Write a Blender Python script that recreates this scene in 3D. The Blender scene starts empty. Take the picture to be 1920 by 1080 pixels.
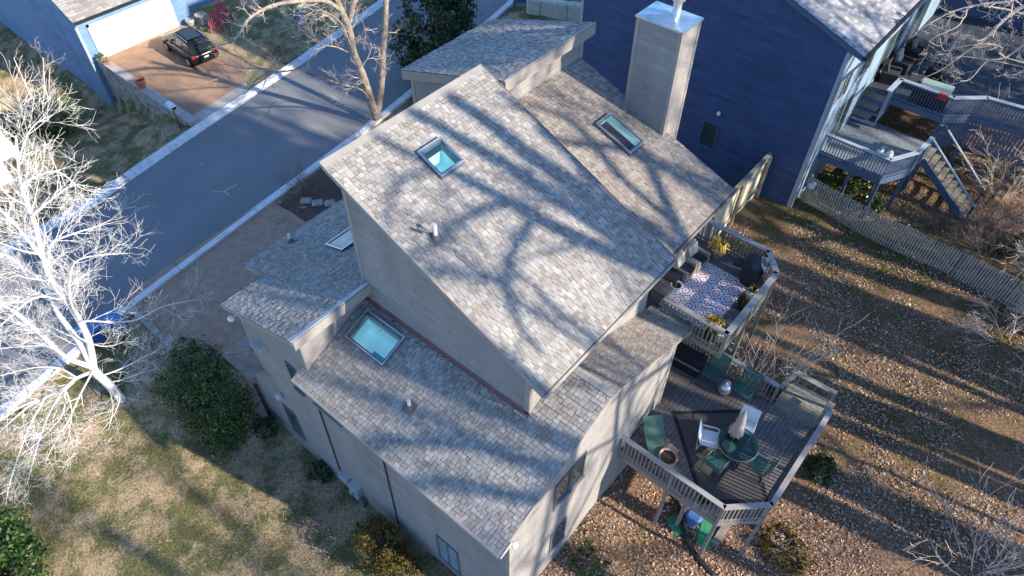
import bpy, math, random
from mathutils import Vector, Matrix, Quaternion
R = math.radians
PI = math.pi
scn = bpy.context.scene
col = scn.collection
rnd = random.Random(7)

# ------------------------------------------------------------------ materials
def newmat(name):
    m = bpy.data.materials.new(name); m.use_nodes = True
    nt = m.node_tree; b = nt.nodes['Principled BSDF']
    return m, nt, b
def N(nt, t, **kw):
    n = nt.nodes.new(t)
    for k, v in kw.items(): setattr(n, k, v)
    return n
def ramp(nt, stops, interp='LINEAR'):
    n = N(nt, 'ShaderNodeValToRGB'); cr = n.color_ramp; cr.interpolation = interp
    while len(cr.elements) < len(stops): cr.elements.new(0.5)
    for e, (p, c) in zip(cr.elements, stops): e.position = p; e.color = (*c, 1)
    return n
def noise(nt, scale, detail=4, rough=.55, vec=None):
    n = N(nt, 'ShaderNodeTexNoise'); n.inputs['Scale'].default_value = scale
    n.inputs['Detail'].default_value = detail; n.inputs['Roughness'].default_value = rough
    if vec is not None: nt.links.new(vec, n.inputs['Vector'])
    return n
def pos(nt):
    return N(nt, 'ShaderNodeNewGeometry').outputs['Position']
def mapping(nt, vec, scale=(1,1,1), rot=(0,0,0)):
    m = N(nt, 'ShaderNodeMapping'); m.inputs['Scale'].default_value = scale; m.inputs['Rotation'].default_value = rot
    nt.links.new(vec, m.inputs['Vector']); return m.outputs['Vector']
def mixc(nt, fac, a, b, blend='MIX'):
    n = N(nt, 'ShaderNodeMix'); n.data_type = 'RGBA'; n.blend_type = blend
    for inp, v in ((n.inputs[0], fac), (n.inputs[6], a), (n.inputs[7], b)):
        if hasattr(v, 'is_linked'): nt.links.new(v, inp)
        elif isinstance(v, (tuple, list)): inp.default_value = (*v, 1)
        else: inp.default_value = v
    return n.outputs[2]
def mth(nt, op, a, b=None, c=None):
    n = N(nt, 'ShaderNodeMath', operation=op)
    for i, v in enumerate((a, b, c)):
        if v is None: continue
        if hasattr(v, 'is_linked'): nt.links.new(v, n.inputs[i])
        else: n.inputs[i].default_value = v
    return n.outputs[0]
def bump(nt, b, h, strength=.4, dist=.02):
    n = N(nt, 'ShaderNodeBump'); n.inputs['Strength'].default_value = strength; n.inputs['Distance'].default_value = dist
    nt.links.new(h, n.inputs['Height']); nt.links.new(n.outputs[0], b.inputs['Normal'])
def plain(name, c, rough=.6, var=.25, scale=6, metal=0, bmp=0, spec=None):
    m, nt, b = newmat(name); p = pos(nt)
    nz = noise(nt, scale, 5, .6, p)
    d = tuple(x*(1-var) for x in c); l = tuple(min(1, x*(1+var)) for x in c)
    r = ramp(nt, [(.3, d), (.7, l)]); nt.links.new(nz.outputs[0], r.inputs[0])
    nt.links.new(r.outputs[0], b.inputs['Base Color'])
    b.inputs['Roughness'].default_value = rough; b.inputs['Metallic'].default_value = metal
    if spec is not None: b.inputs['Specular IOR Level'].default_value = spec
    if bmp:
        n2 = noise(nt, scale*6, 4, .6, p); bump(nt, b, n2.outputs[0], bmp, .01)
    return m
def attrmat(name, stops, rough=.7, nscale=30, nvar=.2, spec=.3, trans=0):
    m, nt, b = newmat(name)
    a = N(nt, 'ShaderNodeAttribute', attribute_name='shade')
    r = ramp(nt, stops); nt.links.new(a.outputs['Fac'], r.inputs[0])
    nz = noise(nt, nscale, 4, .65, pos(nt))
    g = ramp(nt, [(.25, (1-nvar,)*3), (.75, (1+nvar,)*3)]); nt.links.new(nz.outputs[0], g.inputs[0])
    c = mixc(nt, 1, r.outputs[0], g.outputs[0], 'MULTIPLY')
    n3 = noise(nt, .55, 5, .7, mapping(nt, pos(nt), (1,1,.4))); g3 = ramp(nt, [(.3, (.86,.85,.83)), (.7, (1.08,)*3)]); nt.links.new(n3.outputs[0], g3.inputs[0]); c = mixc(nt, 1, c, g3.outputs[0], 'MULTIPLY')
    nt.links.new(c, b.inputs['Base Color']); b.inputs['Roughness'].default_value = rough
    b.inputs['Specular IOR Level'].default_value = spec
    return m
def siding(name, c, lap=.2, var=.12, strength=.9):
    m, nt, b = newmat(name); p = pos(nt)
    s = N(nt, 'ShaderNodeSeparateXYZ'); nt.links.new(p, s.inputs[0])
    t = mth(nt, 'FRACT', mth(nt, 'DIVIDE', s.outputs[2], lap))
    row = mth(nt, 'FLOOR', mth(nt, 'DIVIDE', s.outputs[2], lap))
    cx = N(nt, 'ShaderNodeCombineXYZ')
    nt.links.new(mth(nt, 'MULTIPLY', row, 7.3), cx.inputs[2])
    along = mth(nt, 'ADD', s.outputs[0], s.outputs[1]); nt.links.new(mth(nt, 'MULTIPLY', along, .25), cx.inputs[0])
    nz = noise(nt, 1.3, 4, .6, cx.outputs[0])
    fine = noise(nt, 3, 5, .6, mapping(nt, p, (1, 1, 14)))
    d = tuple(x*(1-var*2) for x in c); l = tuple(x*(1+var*2) for x in c)
    r = ramp(nt, [(.3, d), (.7, l)]); nt.links.new(nz.outputs[0], r.inputs[0])
    jn = mth(nt, 'FRACT', mth(nt, 'ADD', mth(nt, 'DIVIDE', along, 3.6), mth(nt, 'MULTIPLY', row, .37)))
    jr = ramp(nt, [(.0, (.72,)*3), (.006, (.72,)*3), (.009, (1,)*3)]); nt.links.new(jn, jr.inputs[0])
    st = noise(nt, 1.1, 5, .65, mapping(nt, p, (1, 1, .16))); sr = ramp(nt, [(.32, (.86,)*3), (.6, (1.05,)*3)]); nt.links.new(st.outputs[0], sr.inputs[0])
    r2 = ramp(nt, [(.3, (.82,)*3), (.7, (1.12,)*3)]); nt.links.new(fine.outputs[0], r2.inputs[0])
    cc = mixc(nt, 1, r.outputs[0], r2.outputs[0], 'MULTIPLY'); cc = mixc(nt, 1, cc, jr.outputs[0], 'MULTIPLY'); cc = mixc(nt, 1, cc, sr.outputs[0], 'MULTIPLY')
    nt.links.new(cc, b.inputs['Base Color']); b.inputs['Roughness'].default_value = .65
    b.inputs['Specular IOR Level'].default_value = .3
    bump(nt, b, mth(nt, 'SUBTRACT', 1, t), strength, .05)
    return m
def glassmat(name, tint, dark=.0, rough=.03):
    m = bpy.data.materials.new(name); m.use_nodes = True; nt = m.node_tree; nt.nodes.clear()
    o = N(nt, 'ShaderNodeOutputMaterial'); t = N(nt, 'ShaderNodeBsdfTransparent'); t.inputs[0].default_value = (*tint, 1)
    g = N(nt, 'ShaderNodeBsdfGlossy'); g.inputs['Roughness'].default_value = rough; g.inputs[0].default_value = (.9, .95, 1, 1)
    f = N(nt, 'ShaderNodeFresnel'); f.inputs[0].default_value = 1.5; mx = N(nt, 'ShaderNodeMixShader')
    nz = noise(nt, .8, 2, .5, pos(nt)); bp = N(nt, 'ShaderNodeBump'); bp.inputs['Strength'].default_value = .03
    nt.links.new(nz.outputs[0], bp.inputs['Height']); nt.links.new(bp.outputs[0], g.inputs['Normal'])
    nt.links.new(f.outputs[0], mx.inputs[0]); nt.links.new(t.outputs[0], mx.inputs[1]); nt.links.new(g.outputs[0], mx.inputs[2])
    nt.links.new(mx.outputs[0], o.inputs[0]); return m

def sling(name, c, t):
    m, nt, b = newmat(name); b.inputs['Base Color'].default_value = (*c, 1); b.inputs['Roughness'].default_value = .6
    o = nt.nodes['Material Output']; tr = N(nt, 'ShaderNodeBsdfTransparent'); mx = N(nt, 'ShaderNodeMixShader'); mx.inputs[0].default_value = t
    nt.links.new(b.outputs[0], mx.inputs[1]); nt.links.new(tr.outputs[0], mx.inputs[2]); nt.links.new(mx.outputs[0], o.inputs[0]); return m
M = {}
M['shingle'] = attrmat('shingle', [(0, (.035, .034, .033)), (.04, (.24, .232, .222)), (.14, (.295, .265, .245)), (.3, (.305, .297, .282)), (.5, (.335, .328, .312)), (.8, (.375, .37, .352)), (1, (.435, .43, .413))], .9, 45, .2, .2)
M['shingle_old'] = attrmat('older_shingle', [(0, (.035, .034, .033)), (.04, (.225, .205, .188)), (.2, (.262, .235, .21)), (.5, (.29, .266, .24)), (.8, (.32, .30, .275)), (1, (.37, .35, .325))], .9, 45, .2, .2)
M['shingle_blue'] = attrmat('shingle_grey', [(0, (.05, .05, .055)), (.04, (.22, .23, .25)), (.5, (.36, .37, .39)), (1, (.5, .5, .52))], .9, 40, .2, .2)
M['siding'] = siding('taupe_siding', (.285, .277, .272), .2, .06)
M['trim'] = plain('taupe_trim', (.31, .298, .285), .6, .1, 3)
M['trim_dark'] = plain('dark_trim', (.16, .15, .15), .6, .2, 3)
M['blue'] = siding('navy_siding', (.052, .085, .18), .2, .12)
M['blue_pale'] = siding('sky_blue_siding', (.15, .28, .47), .18, .10)
M['bluetrim'] = plain('pale_blue_trim', (.36, .43, .5), .5, .08, 3)
M['bluetrim2'] = plain('navy_trim', (.075, .12, .22), .55, .12, 3)
M['white'] = plain('white_paint', (.82, .82, .8), .45, .04, 2)
M['whitemetal'] = plain('white_metal', (.75, .8, .84), .4, .05, 4)
M['cream'] = plain('cream_boards', (.62, .57, .43), .7, .12, 5)
M['metalcap'] = plain('galvanised_cap', (.55, .72, .82), .32, .15, 4, .75)
M['metal'] = plain('bright_metal', (.7, .72, .74), .3, .1, 5, .8)
M['flash'] = plain('red_brown_flashing', (.2, .10, .115), .55, .15, 4)
M['frame'] = plain('dark_window_frame', (.10, .12, .15), .4, .15, 4)
M['skyframe'] = plain('skylight_frame', (.16, .20, .26), .35, .2, 8, .4)
M['pvc'] = plain('white_pipe', (.8, .8, .78), .4, .05, 5)
M['grey'] = plain('grey_box', (.40, .44, .47), .5, .1, 5)
M['wood'] = plain('weathered_deck_wood', (.15, .14, .138), .75, .3, 9, bmp=.2)
M['woodrail'] = plain('grey_rail_wood', (.23, .215, .205), .7, .2, 7, bmp=.15)
M['woodcap'] = plain('pale_rail_cap', (.34, .325, .31), .65, .15, 5)
M['oldwood'] = plain('old_grey_wood', (.25, .235, .195), .8, .3, 8, bmp=.2)
M['picket'] = plain('silvery_pickets', (.42, .40, .36), .8, .3, 9)
M['black'] = plain('black_plastic', (.018, .019, .022), .5, .3, 6)
M['rugblack'] = plain('black_rug_border', (.02, .02, .023), .9, .3, 20)
M['ruginner'] = plain('charcoal_rug', (.08, .075, .073), .95, .3, 30)
M['green'] = plain('dark_green_metal', (.05, .125, .105), .4, .2, 6)
M['greenmesh'] = sling('green_mesh_sling', (.075, .20, .165), .4)
M['greentarp'] = plain('green_mat', (.05, .30, .15), .6, .3, 3)
M['bluebucket'] = plain('blue_plastic', (.06, .17, .45), .45, .1, 3)
M['umbrella'] = plain('beige_canvas', (.48, .41, .37), .9, .15, 8)
M['cushion'] = plain('cream_cushion', (.60, .56, .49), .9, .08, 6)
M['darkcushion'] = plain('black_cushion', (.025, .028, .035), .9, .2, 6)
M['wicker'] = plain('grey_wicker', (.30, .27, .23), .8, .35, 40, bmp=.4)
M['darkwicker'] = plain('dark_wicker', (.03, .03, .034), .8, .4, 40, bmp=.4)
M['cover'] = plain('navy_grill_cover', (.02, .026, .04), .6, .2, 5)
M['covergrey'] = plain('grey_cover_panel', (.33, .36, .37), .6, .1, 5)
M['terracotta'] = plain('terracotta', (.42, .14, .075), .7, .15, 6)
M['stonewall'] = plain('fieldstone', (.38, .36, .325), .85, .35, 3.5, bmp=.6)
M['limestone'] = plain('pale_limestone', (.72, .70, .56), .85, .15, 3, bmp=.4)
def kerbmat():
    m, nt, b = newmat('kerb_concrete'); p = pos(nt); s = N(nt, 'ShaderNodeSeparateXYZ'); nt.links.new(p, s.inputs[0])
    j = mth(nt, 'FRACT', mth(nt, 'DIVIDE', s.outputs[1], 2.4)); k = ramp(nt, [(.0, (.45,)*3), (.012, (.5,)*3), (.016, (1,)*3)]); nt.links.new(j, k.inputs[0])
    n = noise(nt, 2.2, 6, .7, p); r = ramp(nt, [(.3, (.56,.56,.55)), (.55, (.77,.78,.78)), (.75, (.84,.85,.85))]); nt.links.new(n.outputs[0], r.inputs[0])
    nt.links.new(mixc(nt, 1, r.outputs[0], k.outputs[0], 'MULTIPLY'), b.inputs['Base Color']); b.inputs['Roughness'].default_value = .85; return m
M['concrete'] = kerbmat()
def asphaltmat():
    m, nt, b = newmat('asphalt'); p = pos(nt)
    f = noise(nt, 22, 4, .7, p); g = noise(nt, .35, 5, .6, mapping(nt, p, (1,.45,1), (0,0,.15)))
    r = ramp(nt, [(.3, (.195,.20,.21)), (.7, (.25,.255,.265))]); nt.links.new(g.outputs[0], r.inputs[0])
    r2 = ramp(nt, [(.3, (.85,)*3), (.7, (1.12,)*3)]); nt.links.new(f.outputs[0], r2.inputs[0])
    c = mixc(nt, 1, r.outputs[0], r2.outputs[0], 'MULTIPLY')
    v = N(nt, 'ShaderNodeTexVoronoi'); v.feature = 'DISTANCE_TO_EDGE'; v.inputs['Scale'].default_value = .22
    w = noise(nt, 1.2, 5, .6, p); wp = mixc(nt, .25, p, w.outputs[1]); nt.links.new(wp, v.inputs['Vector'])
    k = ramp(nt, [(.0, (.95,)*3), (.004, (1,)*3)]); nt.links.new(v.outputs['Distance'], k.inputs[0])
    c = mixc(nt, 1, c, k.outputs[0], 'MULTIPLY'); nt.links.new(c, b.inputs['Base Color']); b.inputs['Roughness'].default_value = .85; bump(nt, b, f.outputs[0], .3, .01); return m
M['asphalt'] = asphaltmat(); plain('asphalt', (.175, .182, .19), .85, .14, .5, bmp=.3)
M['aggregate'] = plain('brown_aggregate_drive', (.42, .285, .205), .9, .2, 2.5, bmp=.4)
M['drive'] = plain('tan_drive', (.35, .225, .145), .9, .18, 1.3, bmp=.3)
M['apron'] = plain('pale_apron', (.42, .39, .36), .9, .1, 2)
M['yellowpaint'] = plain('yellow_survey_paint', (.55, .50, .22), .8, .1, 4)
M['redpaint'] = plain('pink_survey_paint', (.6, .25, .27), .8, .1, 4)
M['whitebark'] = plain('white_bark', (.72, .71, .69), .75, .16, 5, bmp=.2)
M['bark'] = plain('tan_bark', (.30, .262, .22), .95, .6, 5.5, bmp=1)
M['greybark'] = plain('grey_bark', (.36, .32, .28), .9, .3, 6)
M['palebark'] = plain('pale_twigs', (.60, .53, .46), .85, .2, 5)
M['brownbark'] = plain('brown_twigs', (.24, .18, .14), .9, .3, 6)
M['leafdark'] = attrmat('dark_leaves', [(0, (.022, .045, .02)), (.6, (.055, .10, .038)), (1, (.11, .16, .055))], .5, 8, .3, .4)
M['leafgreen'] = attrmat('green_leaves', [(0, (.026, .055, .018)), (.65, (.075, .125, .034)), (1, (.20, .23, .06))], .45, 8, .3, .4)
M['leafgloss'] = attrmat('glossy_leaves', [(0, (.03, .07, .02)), (.6, (.06, .13, .03)), (1, (.16, .26, .07))], .3, 8, .25, .5)
M['leafolive'] = attrmat('olive_leaves', [(0, (.05, .04, .012)), (.6, (.13, .10, .022)), (1, (.24, .18, .04))], .7, 8, .3, .3)
M['litter'] = attrmat('fallen_leaves', [(0, (.10, .058, .035)), (.35, (.30, .19, .13)), (.75, (.53, .385, .285)), (1, (.72, .58, .48))], .8, 9, .2, .25)
M['grass'] = attrmat('grass_blades', [(0, (.045, .075, .018)), (.3, (.10, .12, .04)), (.5, (.30, .245, .15)), (1, (.58, .47, .31))], .85, 3, .25, .2)
M['yellowleaf'] = attrmat('yellow_leaves', [(0, (.40, .27, .03)), (1, (.75, .60, .16))], .6, 8, .2, .3)
M['carpaint'] = plain('black_car_paint', (.012, .013, .016), .22, .1, 2, .2)
M['carglass'] = plain('car_glass', (.03, .04, .045), .06, .1, 2)
M['tyre'] = plain('tyre_rubber', (.015, .015, .015), .9, .2, 8)
M['taillight'] = plain('tail_light_red', (.35, .02, .03), .25, .05, 5)
M['red'] = plain('red_paint', (.42, .035, .05), .5, .15, 5)
M['pink'] = plain('pink_glaze', (.65, .10, .25), .4, .1, 5)
M['teal'] = plain('teal_glaze', (.03, .18, .26), .4, .2, 5)
M['soil'] = plain('potting_soil', (.05, .035, .025), .95, .3, 9)
M['shaft'] = plain('glowing_shaft', (.66, .93, .97), .6, .03, 2)
_b = M['shaft'].node_tree.nodes['Principled BSDF']; _b.inputs['Emission Color'].default_value = (.42, .78, .9, 1); _b.inputs['Emission Strength'].default_value = .09   # weak glow added to the shaft walls to brighten the skylights
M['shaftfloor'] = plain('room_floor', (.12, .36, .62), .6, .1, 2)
M['blind'] = plain('dark_blind', (.035, .04, .05), .8, .1, 3)
M['peach'] = plain('peach_stucco', (.75, .60, .47), .8, .06, 2)
M['pane'] = plain('window_pane', (.05, .075, .08), .05, .3, .7, spec=.3)
M['panepale'] = plain('pale_window_pane', (.22, .36, .46), .06, .15, .9)
M['paneblind'] = plain('skylight_pane_grey', (.30, .36, .33), .08, .35, 2.5)
M['panegreen'] = plain('green_pane', (.26, .46, .43), .06, .12, 2)
M['glass'] = glassmat('skylight_glass', (.93, .99, 1.0))
M['glassgreen'] = glassmat('green_skylight_glass', (.88, .98, .96))
M['tableglass'] = glassmat('table_glass', (.42, .66, .60))
M['mailbox'] = plain('pale_blue_metal', (.55, .72, .82), .4, .06, 4)

# ground
def groundmat():
    m, nt, b = newmat('lawn_and_leaves'); p = pos(nt)
    s = N(nt, 'ShaderNodeSeparateXYZ'); nt.links.new(p, s.inputs[0])
    fine = noise(nt, 13, 8, .72, p); mid = noise(nt, .8, 8, .68, p); big = noise(nt, .22, 5, .6, p); leaf = noise(nt, 11, 6, .78, p)
    straw = ramp(nt, [(.32, (.13, .10, .055)), (.5, (.46, .36, .22)), (.68, (.76, .61, .43))]); nt.links.new(fine.outputs[0], straw.inputs[0])
    green = ramp(nt, [(.32, (.03, .048, .014)), (.68, (.19, .215, .08))]); nt.links.new(fine.outputs[0], green.inputs[0])
    gm = ramp(nt, [(.43, (0,)*3), (.56, (.85,)*3)]); nt.links.new(mid.outputs[0], gm.inputs[0])
    lawn = mixc(nt, gm.outputs[0], straw.outputs[0], green.outputs[0])
    lit = ramp(nt, [(.3, (.065, .04, .025)), (.44, (.18, .113, .074)), (.56, (.34, .225, .155)), (.72, (.58, .43, .335))]); nt.links.new(leaf.outputs[0], lit.inputs[0])
    moss = ramp(nt, [(.3, (.035, .036, .011)), (.5, (.10,.095,.032)), (.7, (.22, .19, .075))]); nt.links.new(fine.outputs[0], moss.inputs[0])
    mm = ramp(nt, [(.48, (0,)*3), (.64, (1,)*3)]); yb = mth(nt, 'MULTIPLY', mth(nt, 'SUBTRACT', mth(nt, 'MINIMUM', s.outputs[1], mth(nt, 'SUBTRACT', 46, s.outputs[1])), 13.5), .008)
    nt.links.new(mth(nt, 'ADD', yb, mth(nt, 'ADD', mth(nt, 'MULTIPLY', mid.outputs[0], .55), mth(nt, 'MULTIPLY', big.outputs[0], .45))), mm.inputs[0])
    yard = mixc(nt, mm.outputs[0], lit.outputs[0], moss.outputs[0])
    # which surface grows where: leaf-strewn behind the house, lawn beside it
    side = mth(nt, 'ADD', mth(nt, 'ADD', s.outputs[0], mth(nt, 'MULTIPLY', s.outputs[1], .9)), mth(nt, 'MULTIPLY', mid.outputs[0], 3))
    k = ramp(nt, [(.0, (0,)*3), (1, (1,)*3)]); nt.links.new(mth(nt, 'DIVIDE', mth(nt, 'ADD', side, 2), 4), k.inputs[0])
    front = ramp(nt, [(0, (0,)*3), (1, (1,)*3)])
    nt.links.new(mth(nt, 'DIVIDE', mth(nt, 'SUBTRACT', -10.0, s.outputs[0]), 3), front.inputs[0])
    kk = mixc(nt, front.outputs[0], k.outputs[0], (0, 0, 0))
    c = mixc(nt, kk, lawn, yard)
    nt.links.new(c, b.inputs['Base Color']); b.inputs['Roughness'].default_value = .95; b.inputs['Specular IOR Level'].default_value = .1
    bump(nt, b, fine.outputs[0], .9, .12)
    return m
M['ground'] = groundmat()
def bedmat():
    m, nt, b = newmat('mulch_bed'); p = pos(nt); f = noise(nt, 8, 8, .75, p)
    r = ramp(nt, [(.3, (.045, .03, .022)), (.5, (.12, .08, .06)), (.75, (.26, .19, .145))]); nt.links.new(f.outputs[0], r.inputs[0])
    nt.links.new(r.outputs[0], b.inputs['Base Color']); b.inputs['Roughness'].default_value = .95; bump(nt, b, f.outputs[0], .9, .1); return m
M['bed'] = bedmat()
def rugmat():
    m, nt, b = newmat('patterned_outdoor_rug'); tc = N(nt, 'ShaderNodeTexCoord').outputs['Object']
    s = N(nt, 'ShaderNodeSeparateXYZ'); nt.links.new(tc, s.inputs[0])
    def cell(off):
        fx = mth(nt, 'SUBTRACT', mth(nt, 'FRACT', mth(nt, 'ADD', mth(nt, 'DIVIDE', s.outputs[0], .42), off)), .5)
        fy = mth(nt, 'SUBTRACT', mth(nt, 'FRACT', mth(nt, 'ADD', mth(nt, 'DIVIDE', s.outputs[1], .54), off)), .5)
        return fx, fy
    fx, fy = cell(0)
    dia = mth(nt, 'ADD', mth(nt, 'ABSOLUTE', fx), mth(nt, 'ABSOLUTE', fy))
    rings = mth(nt, 'FRACT', mth(nt, 'MULTIPLY', dia, 3.1))
    hexa = mth(nt, 'MAXIMUM', mth(nt, 'ABSOLUTE', fx), mth(nt, 'ADD', mth(nt, 'MULTIPLY', mth(nt, 'ABSOLUTE', fx), .5), mth(nt, 'ABSOLUTE', fy)))
    rings2 = mth(nt, 'FRACT', mth(nt, 'MULTIPLY', hexa, 4.2))
    a = mth(nt, 'LESS_THAN', rings2, .24); d = mth(nt, 'LESS_THAN', rings, .12)
    k = mth(nt, 'MAXIMUM', a, d)
    nz = noise(nt, 60, 3, .6, tc); col2 = ramp(nt, [(.35, (.16, .06, .12)), (.65, (.36, .10, .14))]); nt.links.new(noise(nt, 3, 2, .5, tc).outputs[0], col2.inputs[0])
    c = mixc(nt, k, (.80, .77, .79), col2.outputs[0])
    nt.links.new(c, b.inputs['Base Color']); b.inputs['Roughness'].default_value = .95; return m
M['rug'] = rugmat()

# ------------------------------------------------------------------ mesh builder
class MB:
    def __init__(s): s.v = []; s.f = []; s.c = []
    def add(s, vs, fs, c=0.5):
        o = len(s.v); s.v += [tuple(x) for x in vs]
        for f in fs: s.f.append(tuple(i+o for i in f)); s.c.append(c)
        return s
    def box(s, a, b, c=.5):
        x0, y0, z0 = a; x1, y1, z1 = b
        return s.add([(x0,y0,z0),(x1,y0,z0),(x1,y1,z0),(x0,y1,z0),(x0,y0,z1),(x1,y0,z1),(x1,y1,z1),(x0,y1,z1)],
                     [(0,3,2,1),(4,5,6,7),(0,1,5,4),(1,2,6,5),(2,3,7,6),(3,0,4,7)], c)
    def bar(s, p, q, w, h, up=(0,0,1), c=.5):
        p = Vector(p); q = Vector(q); d = (q-p).normalized(); u = Vector(up)
        if abs(d.dot(u)) > .98: u = Vector((1,0,0))
        sd = d.cross(u).normalized(); u = sd.cross(d).normalized()
        vs = []
        for e in (p, q):
            for a, b in ((-1,-1),(1,-1),(1,1),(-1,1)): vs.append(e + sd*(a*w/2) + u*(b*h/2))
        return s.add(vs, [(0,1,2,3),(7,6,5,4),(0,4,5,1),(1,5,6,2),(2,6,7,3),(3,7,4,0)], c)
    def prism(s, poly, z0, z1, c=.5):          # poly: xy list; z0,z1: number or function(x,y)
        n = len(poly)
        if sum(poly[i][0]*poly[(i+1)%n][1]-poly[(i+1)%n][0]*poly[i][1] for i in range(n)) < 0: poly = poly[::-1]
        f0 = z0 if callable(z0) else (lambda x, y: z0); f1 = z1 if callable(z1) else (lambda x, y: z1)
        vs = [(x,y,f0(x,y)) for x,y in poly]+[(x,y,f1(x,y)) for x,y in poly]
        fs = [tuple(range(n))[::-1], tuple(range(n,2*n))]+[(i,(i+1)%n,(i+1)%n+n,i+n) for i in range(n)]
        return s.add(vs, fs, c)
    def tube(s, pts, rs, n=6, c=.5, cap=True):
        pts = [Vector(p) for p in pts]; k = len(pts); vs = []
        if not isinstance(rs, (list, tuple)): rs = [rs]*k
        prev = None
        for i, p in enumerate(pts):
            d = (pts[min(i+1,k-1)]-pts[max(i-1,0)])
            if d.length < 1e-9: d = Vector((0,0,1))
            d.normalize()
            if prev is None:
                u = Vector((0,0,1)) if abs(d.z) < .9 else Vector((1,0,0)); u = (u-d*u.dot(d)).normalized()
            else:
                u = prev-d*prev.dot(d)
                u = u.normalized() if u.length > 1e-6 else d.orthogonal().normalized()
            prev = u; w = d.cross(u)
            for j in range(n):
                a = 2*PI*j/n; vs.append(p+(u*math.cos(a)+w*math.sin(a))*rs[i])
        fs = [(i*n+j, i*n+(j+1)%n, (i+1)*n+(j+1)%n, (i+1)*n+j) for i in range(k-1) for j in range(n)]
        if cap: fs += [tuple(range(n))[::-1], tuple(range((k-1)*n, k*n))]
        return s.add(vs, fs, c)
    def lathe(s, prof, cx, cy, n=16, c=.5):
        vs = []; k = len(prof)
        for r, z in prof:
            for j in range(n): a = 2*PI*j/n; vs.append((cx+r*math.cos(a), cy+r*math.sin(a), z))
        fs = [(i*n+j, i*n+(j+1)%n, (i+1)*n+(j+1)%n, (i+1)*n+j) for i in range(k-1) for j in range(n)]
        fs += [tuple(range(n))[::-1], tuple(range((k-1)*n, k*n))]
        return s.add(vs, fs, c)
    def ellipsoid(s, c0, r, nu=12, nv=8, c=.5, jit=0, rng=None):
        vs = []
        for i in range(nv+1):
            t = PI*i/nv
            for j in range(nu):
                a = 2*PI*j/nu; k = 1+(rng.uniform(-jit, jit) if rng else 0)
                vs.append((c0[0]+r[0]*k*math.sin(t)*math.cos(a), c0[1]+r[1]*k*math.sin(t)*math.sin(a), c0[2]-r[2]*k*math.cos(t)))
        fs = [(i*nu+j, i*nu+(j+1)%nu, (i+1)*nu+(j+1)%nu, (i+1)*nu+j) for i in range(nv) for j in range(nu)]
        return s.add(vs, fs, c)
    def rbox(s, a, b, r, c=.5):                  # box with chamfered vertical edges and top
        x0,y0,z0 = a; x1,y1,z1 = b
        o = [(x0+r,y0),(x1-r,y0),(x1,y0+r),(x1,y1-r),(x1-r,y1),(x0+r,y1),(x0,y1-r),(x0,y0+r)]
        cx,cy = (x0+x1)/2,(y0+y1)/2; k = lambda p,t:(p[0]+(cx-p[0])*t/max(.01,abs(x1-x0)/2), p[1]+(cy-p[1])*t/max(.01,abs(y1-y0)/2))
        vs = [(x,y,z0) for x,y in o]+[(x,y,z1-r) for x,y in o]+[(*k(p,r),z1) for p in o]
        fs = [tuple(range(8))[::-1],tuple(range(16,24))]+[(i,(i+1)%8,(i+1)%8+8,i+8) for i in range(8)]+[(i+8,(i+1)%8+8,(i+1)%8+16,i+16) for i in range(8)]
        return s.add(vs, fs, c)

W = {}
def thing(name, label, cat, loc=(0,0,0), rz=0, group=None, kind=None):
    o = bpy.data.objects.new(name, None); col.objects.link(o); o.empty_display_size = .2
    o.location = loc; o.rotation_euler = (0,0,rz); W[o] = Vector(loc)
    tag(o, label, cat, group, kind); return o
def tag(o, label=None, cat=None, group=None, kind=None):
    if label: o['label'] = label
    if cat: o['category'] = cat
    if group: o['group'] = group
    if kind: o['kind'] = kind
    return o
def obj(name, mb, mat, parent=None, smooth=False, local=False, label=None, loc=None):
    me = bpy.data.meshes.new(name)
    off = Vector((0,0,0))
    if parent is not None and not local: off = W[parent]
    if parent is None and loc is not None: off = Vector(loc)
    me.from_pydata([(x-off.x, y-off.y, z-off.z) for x,y,z in mb.v], [], mb.f)
    a = me.attributes.new('shade', 'FLOAT', 'FACE'); a.data.foreach_set('value', mb.c)
    me.materials.append(M[mat] if isinstance(mat, str) else mat)
    if smooth: me.polygons.foreach_set('use_smooth', [True]*len(me.polygons))
    me.update()
    o = bpy.data.objects.new(name, me); col.objects.link(o)
    if parent is not None: o.parent = parent; W[o] = W[parent]
    else: o.location = off; W[o] = off
    if label: o['label'] = label
    return o
def copy_tree(o, parent=None):
    c = o.copy(); col.objects.link(c); c.parent = parent; W[c] = W[o]
    for ch in list(o.children): copy_tree(ch, c)
    return c

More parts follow.
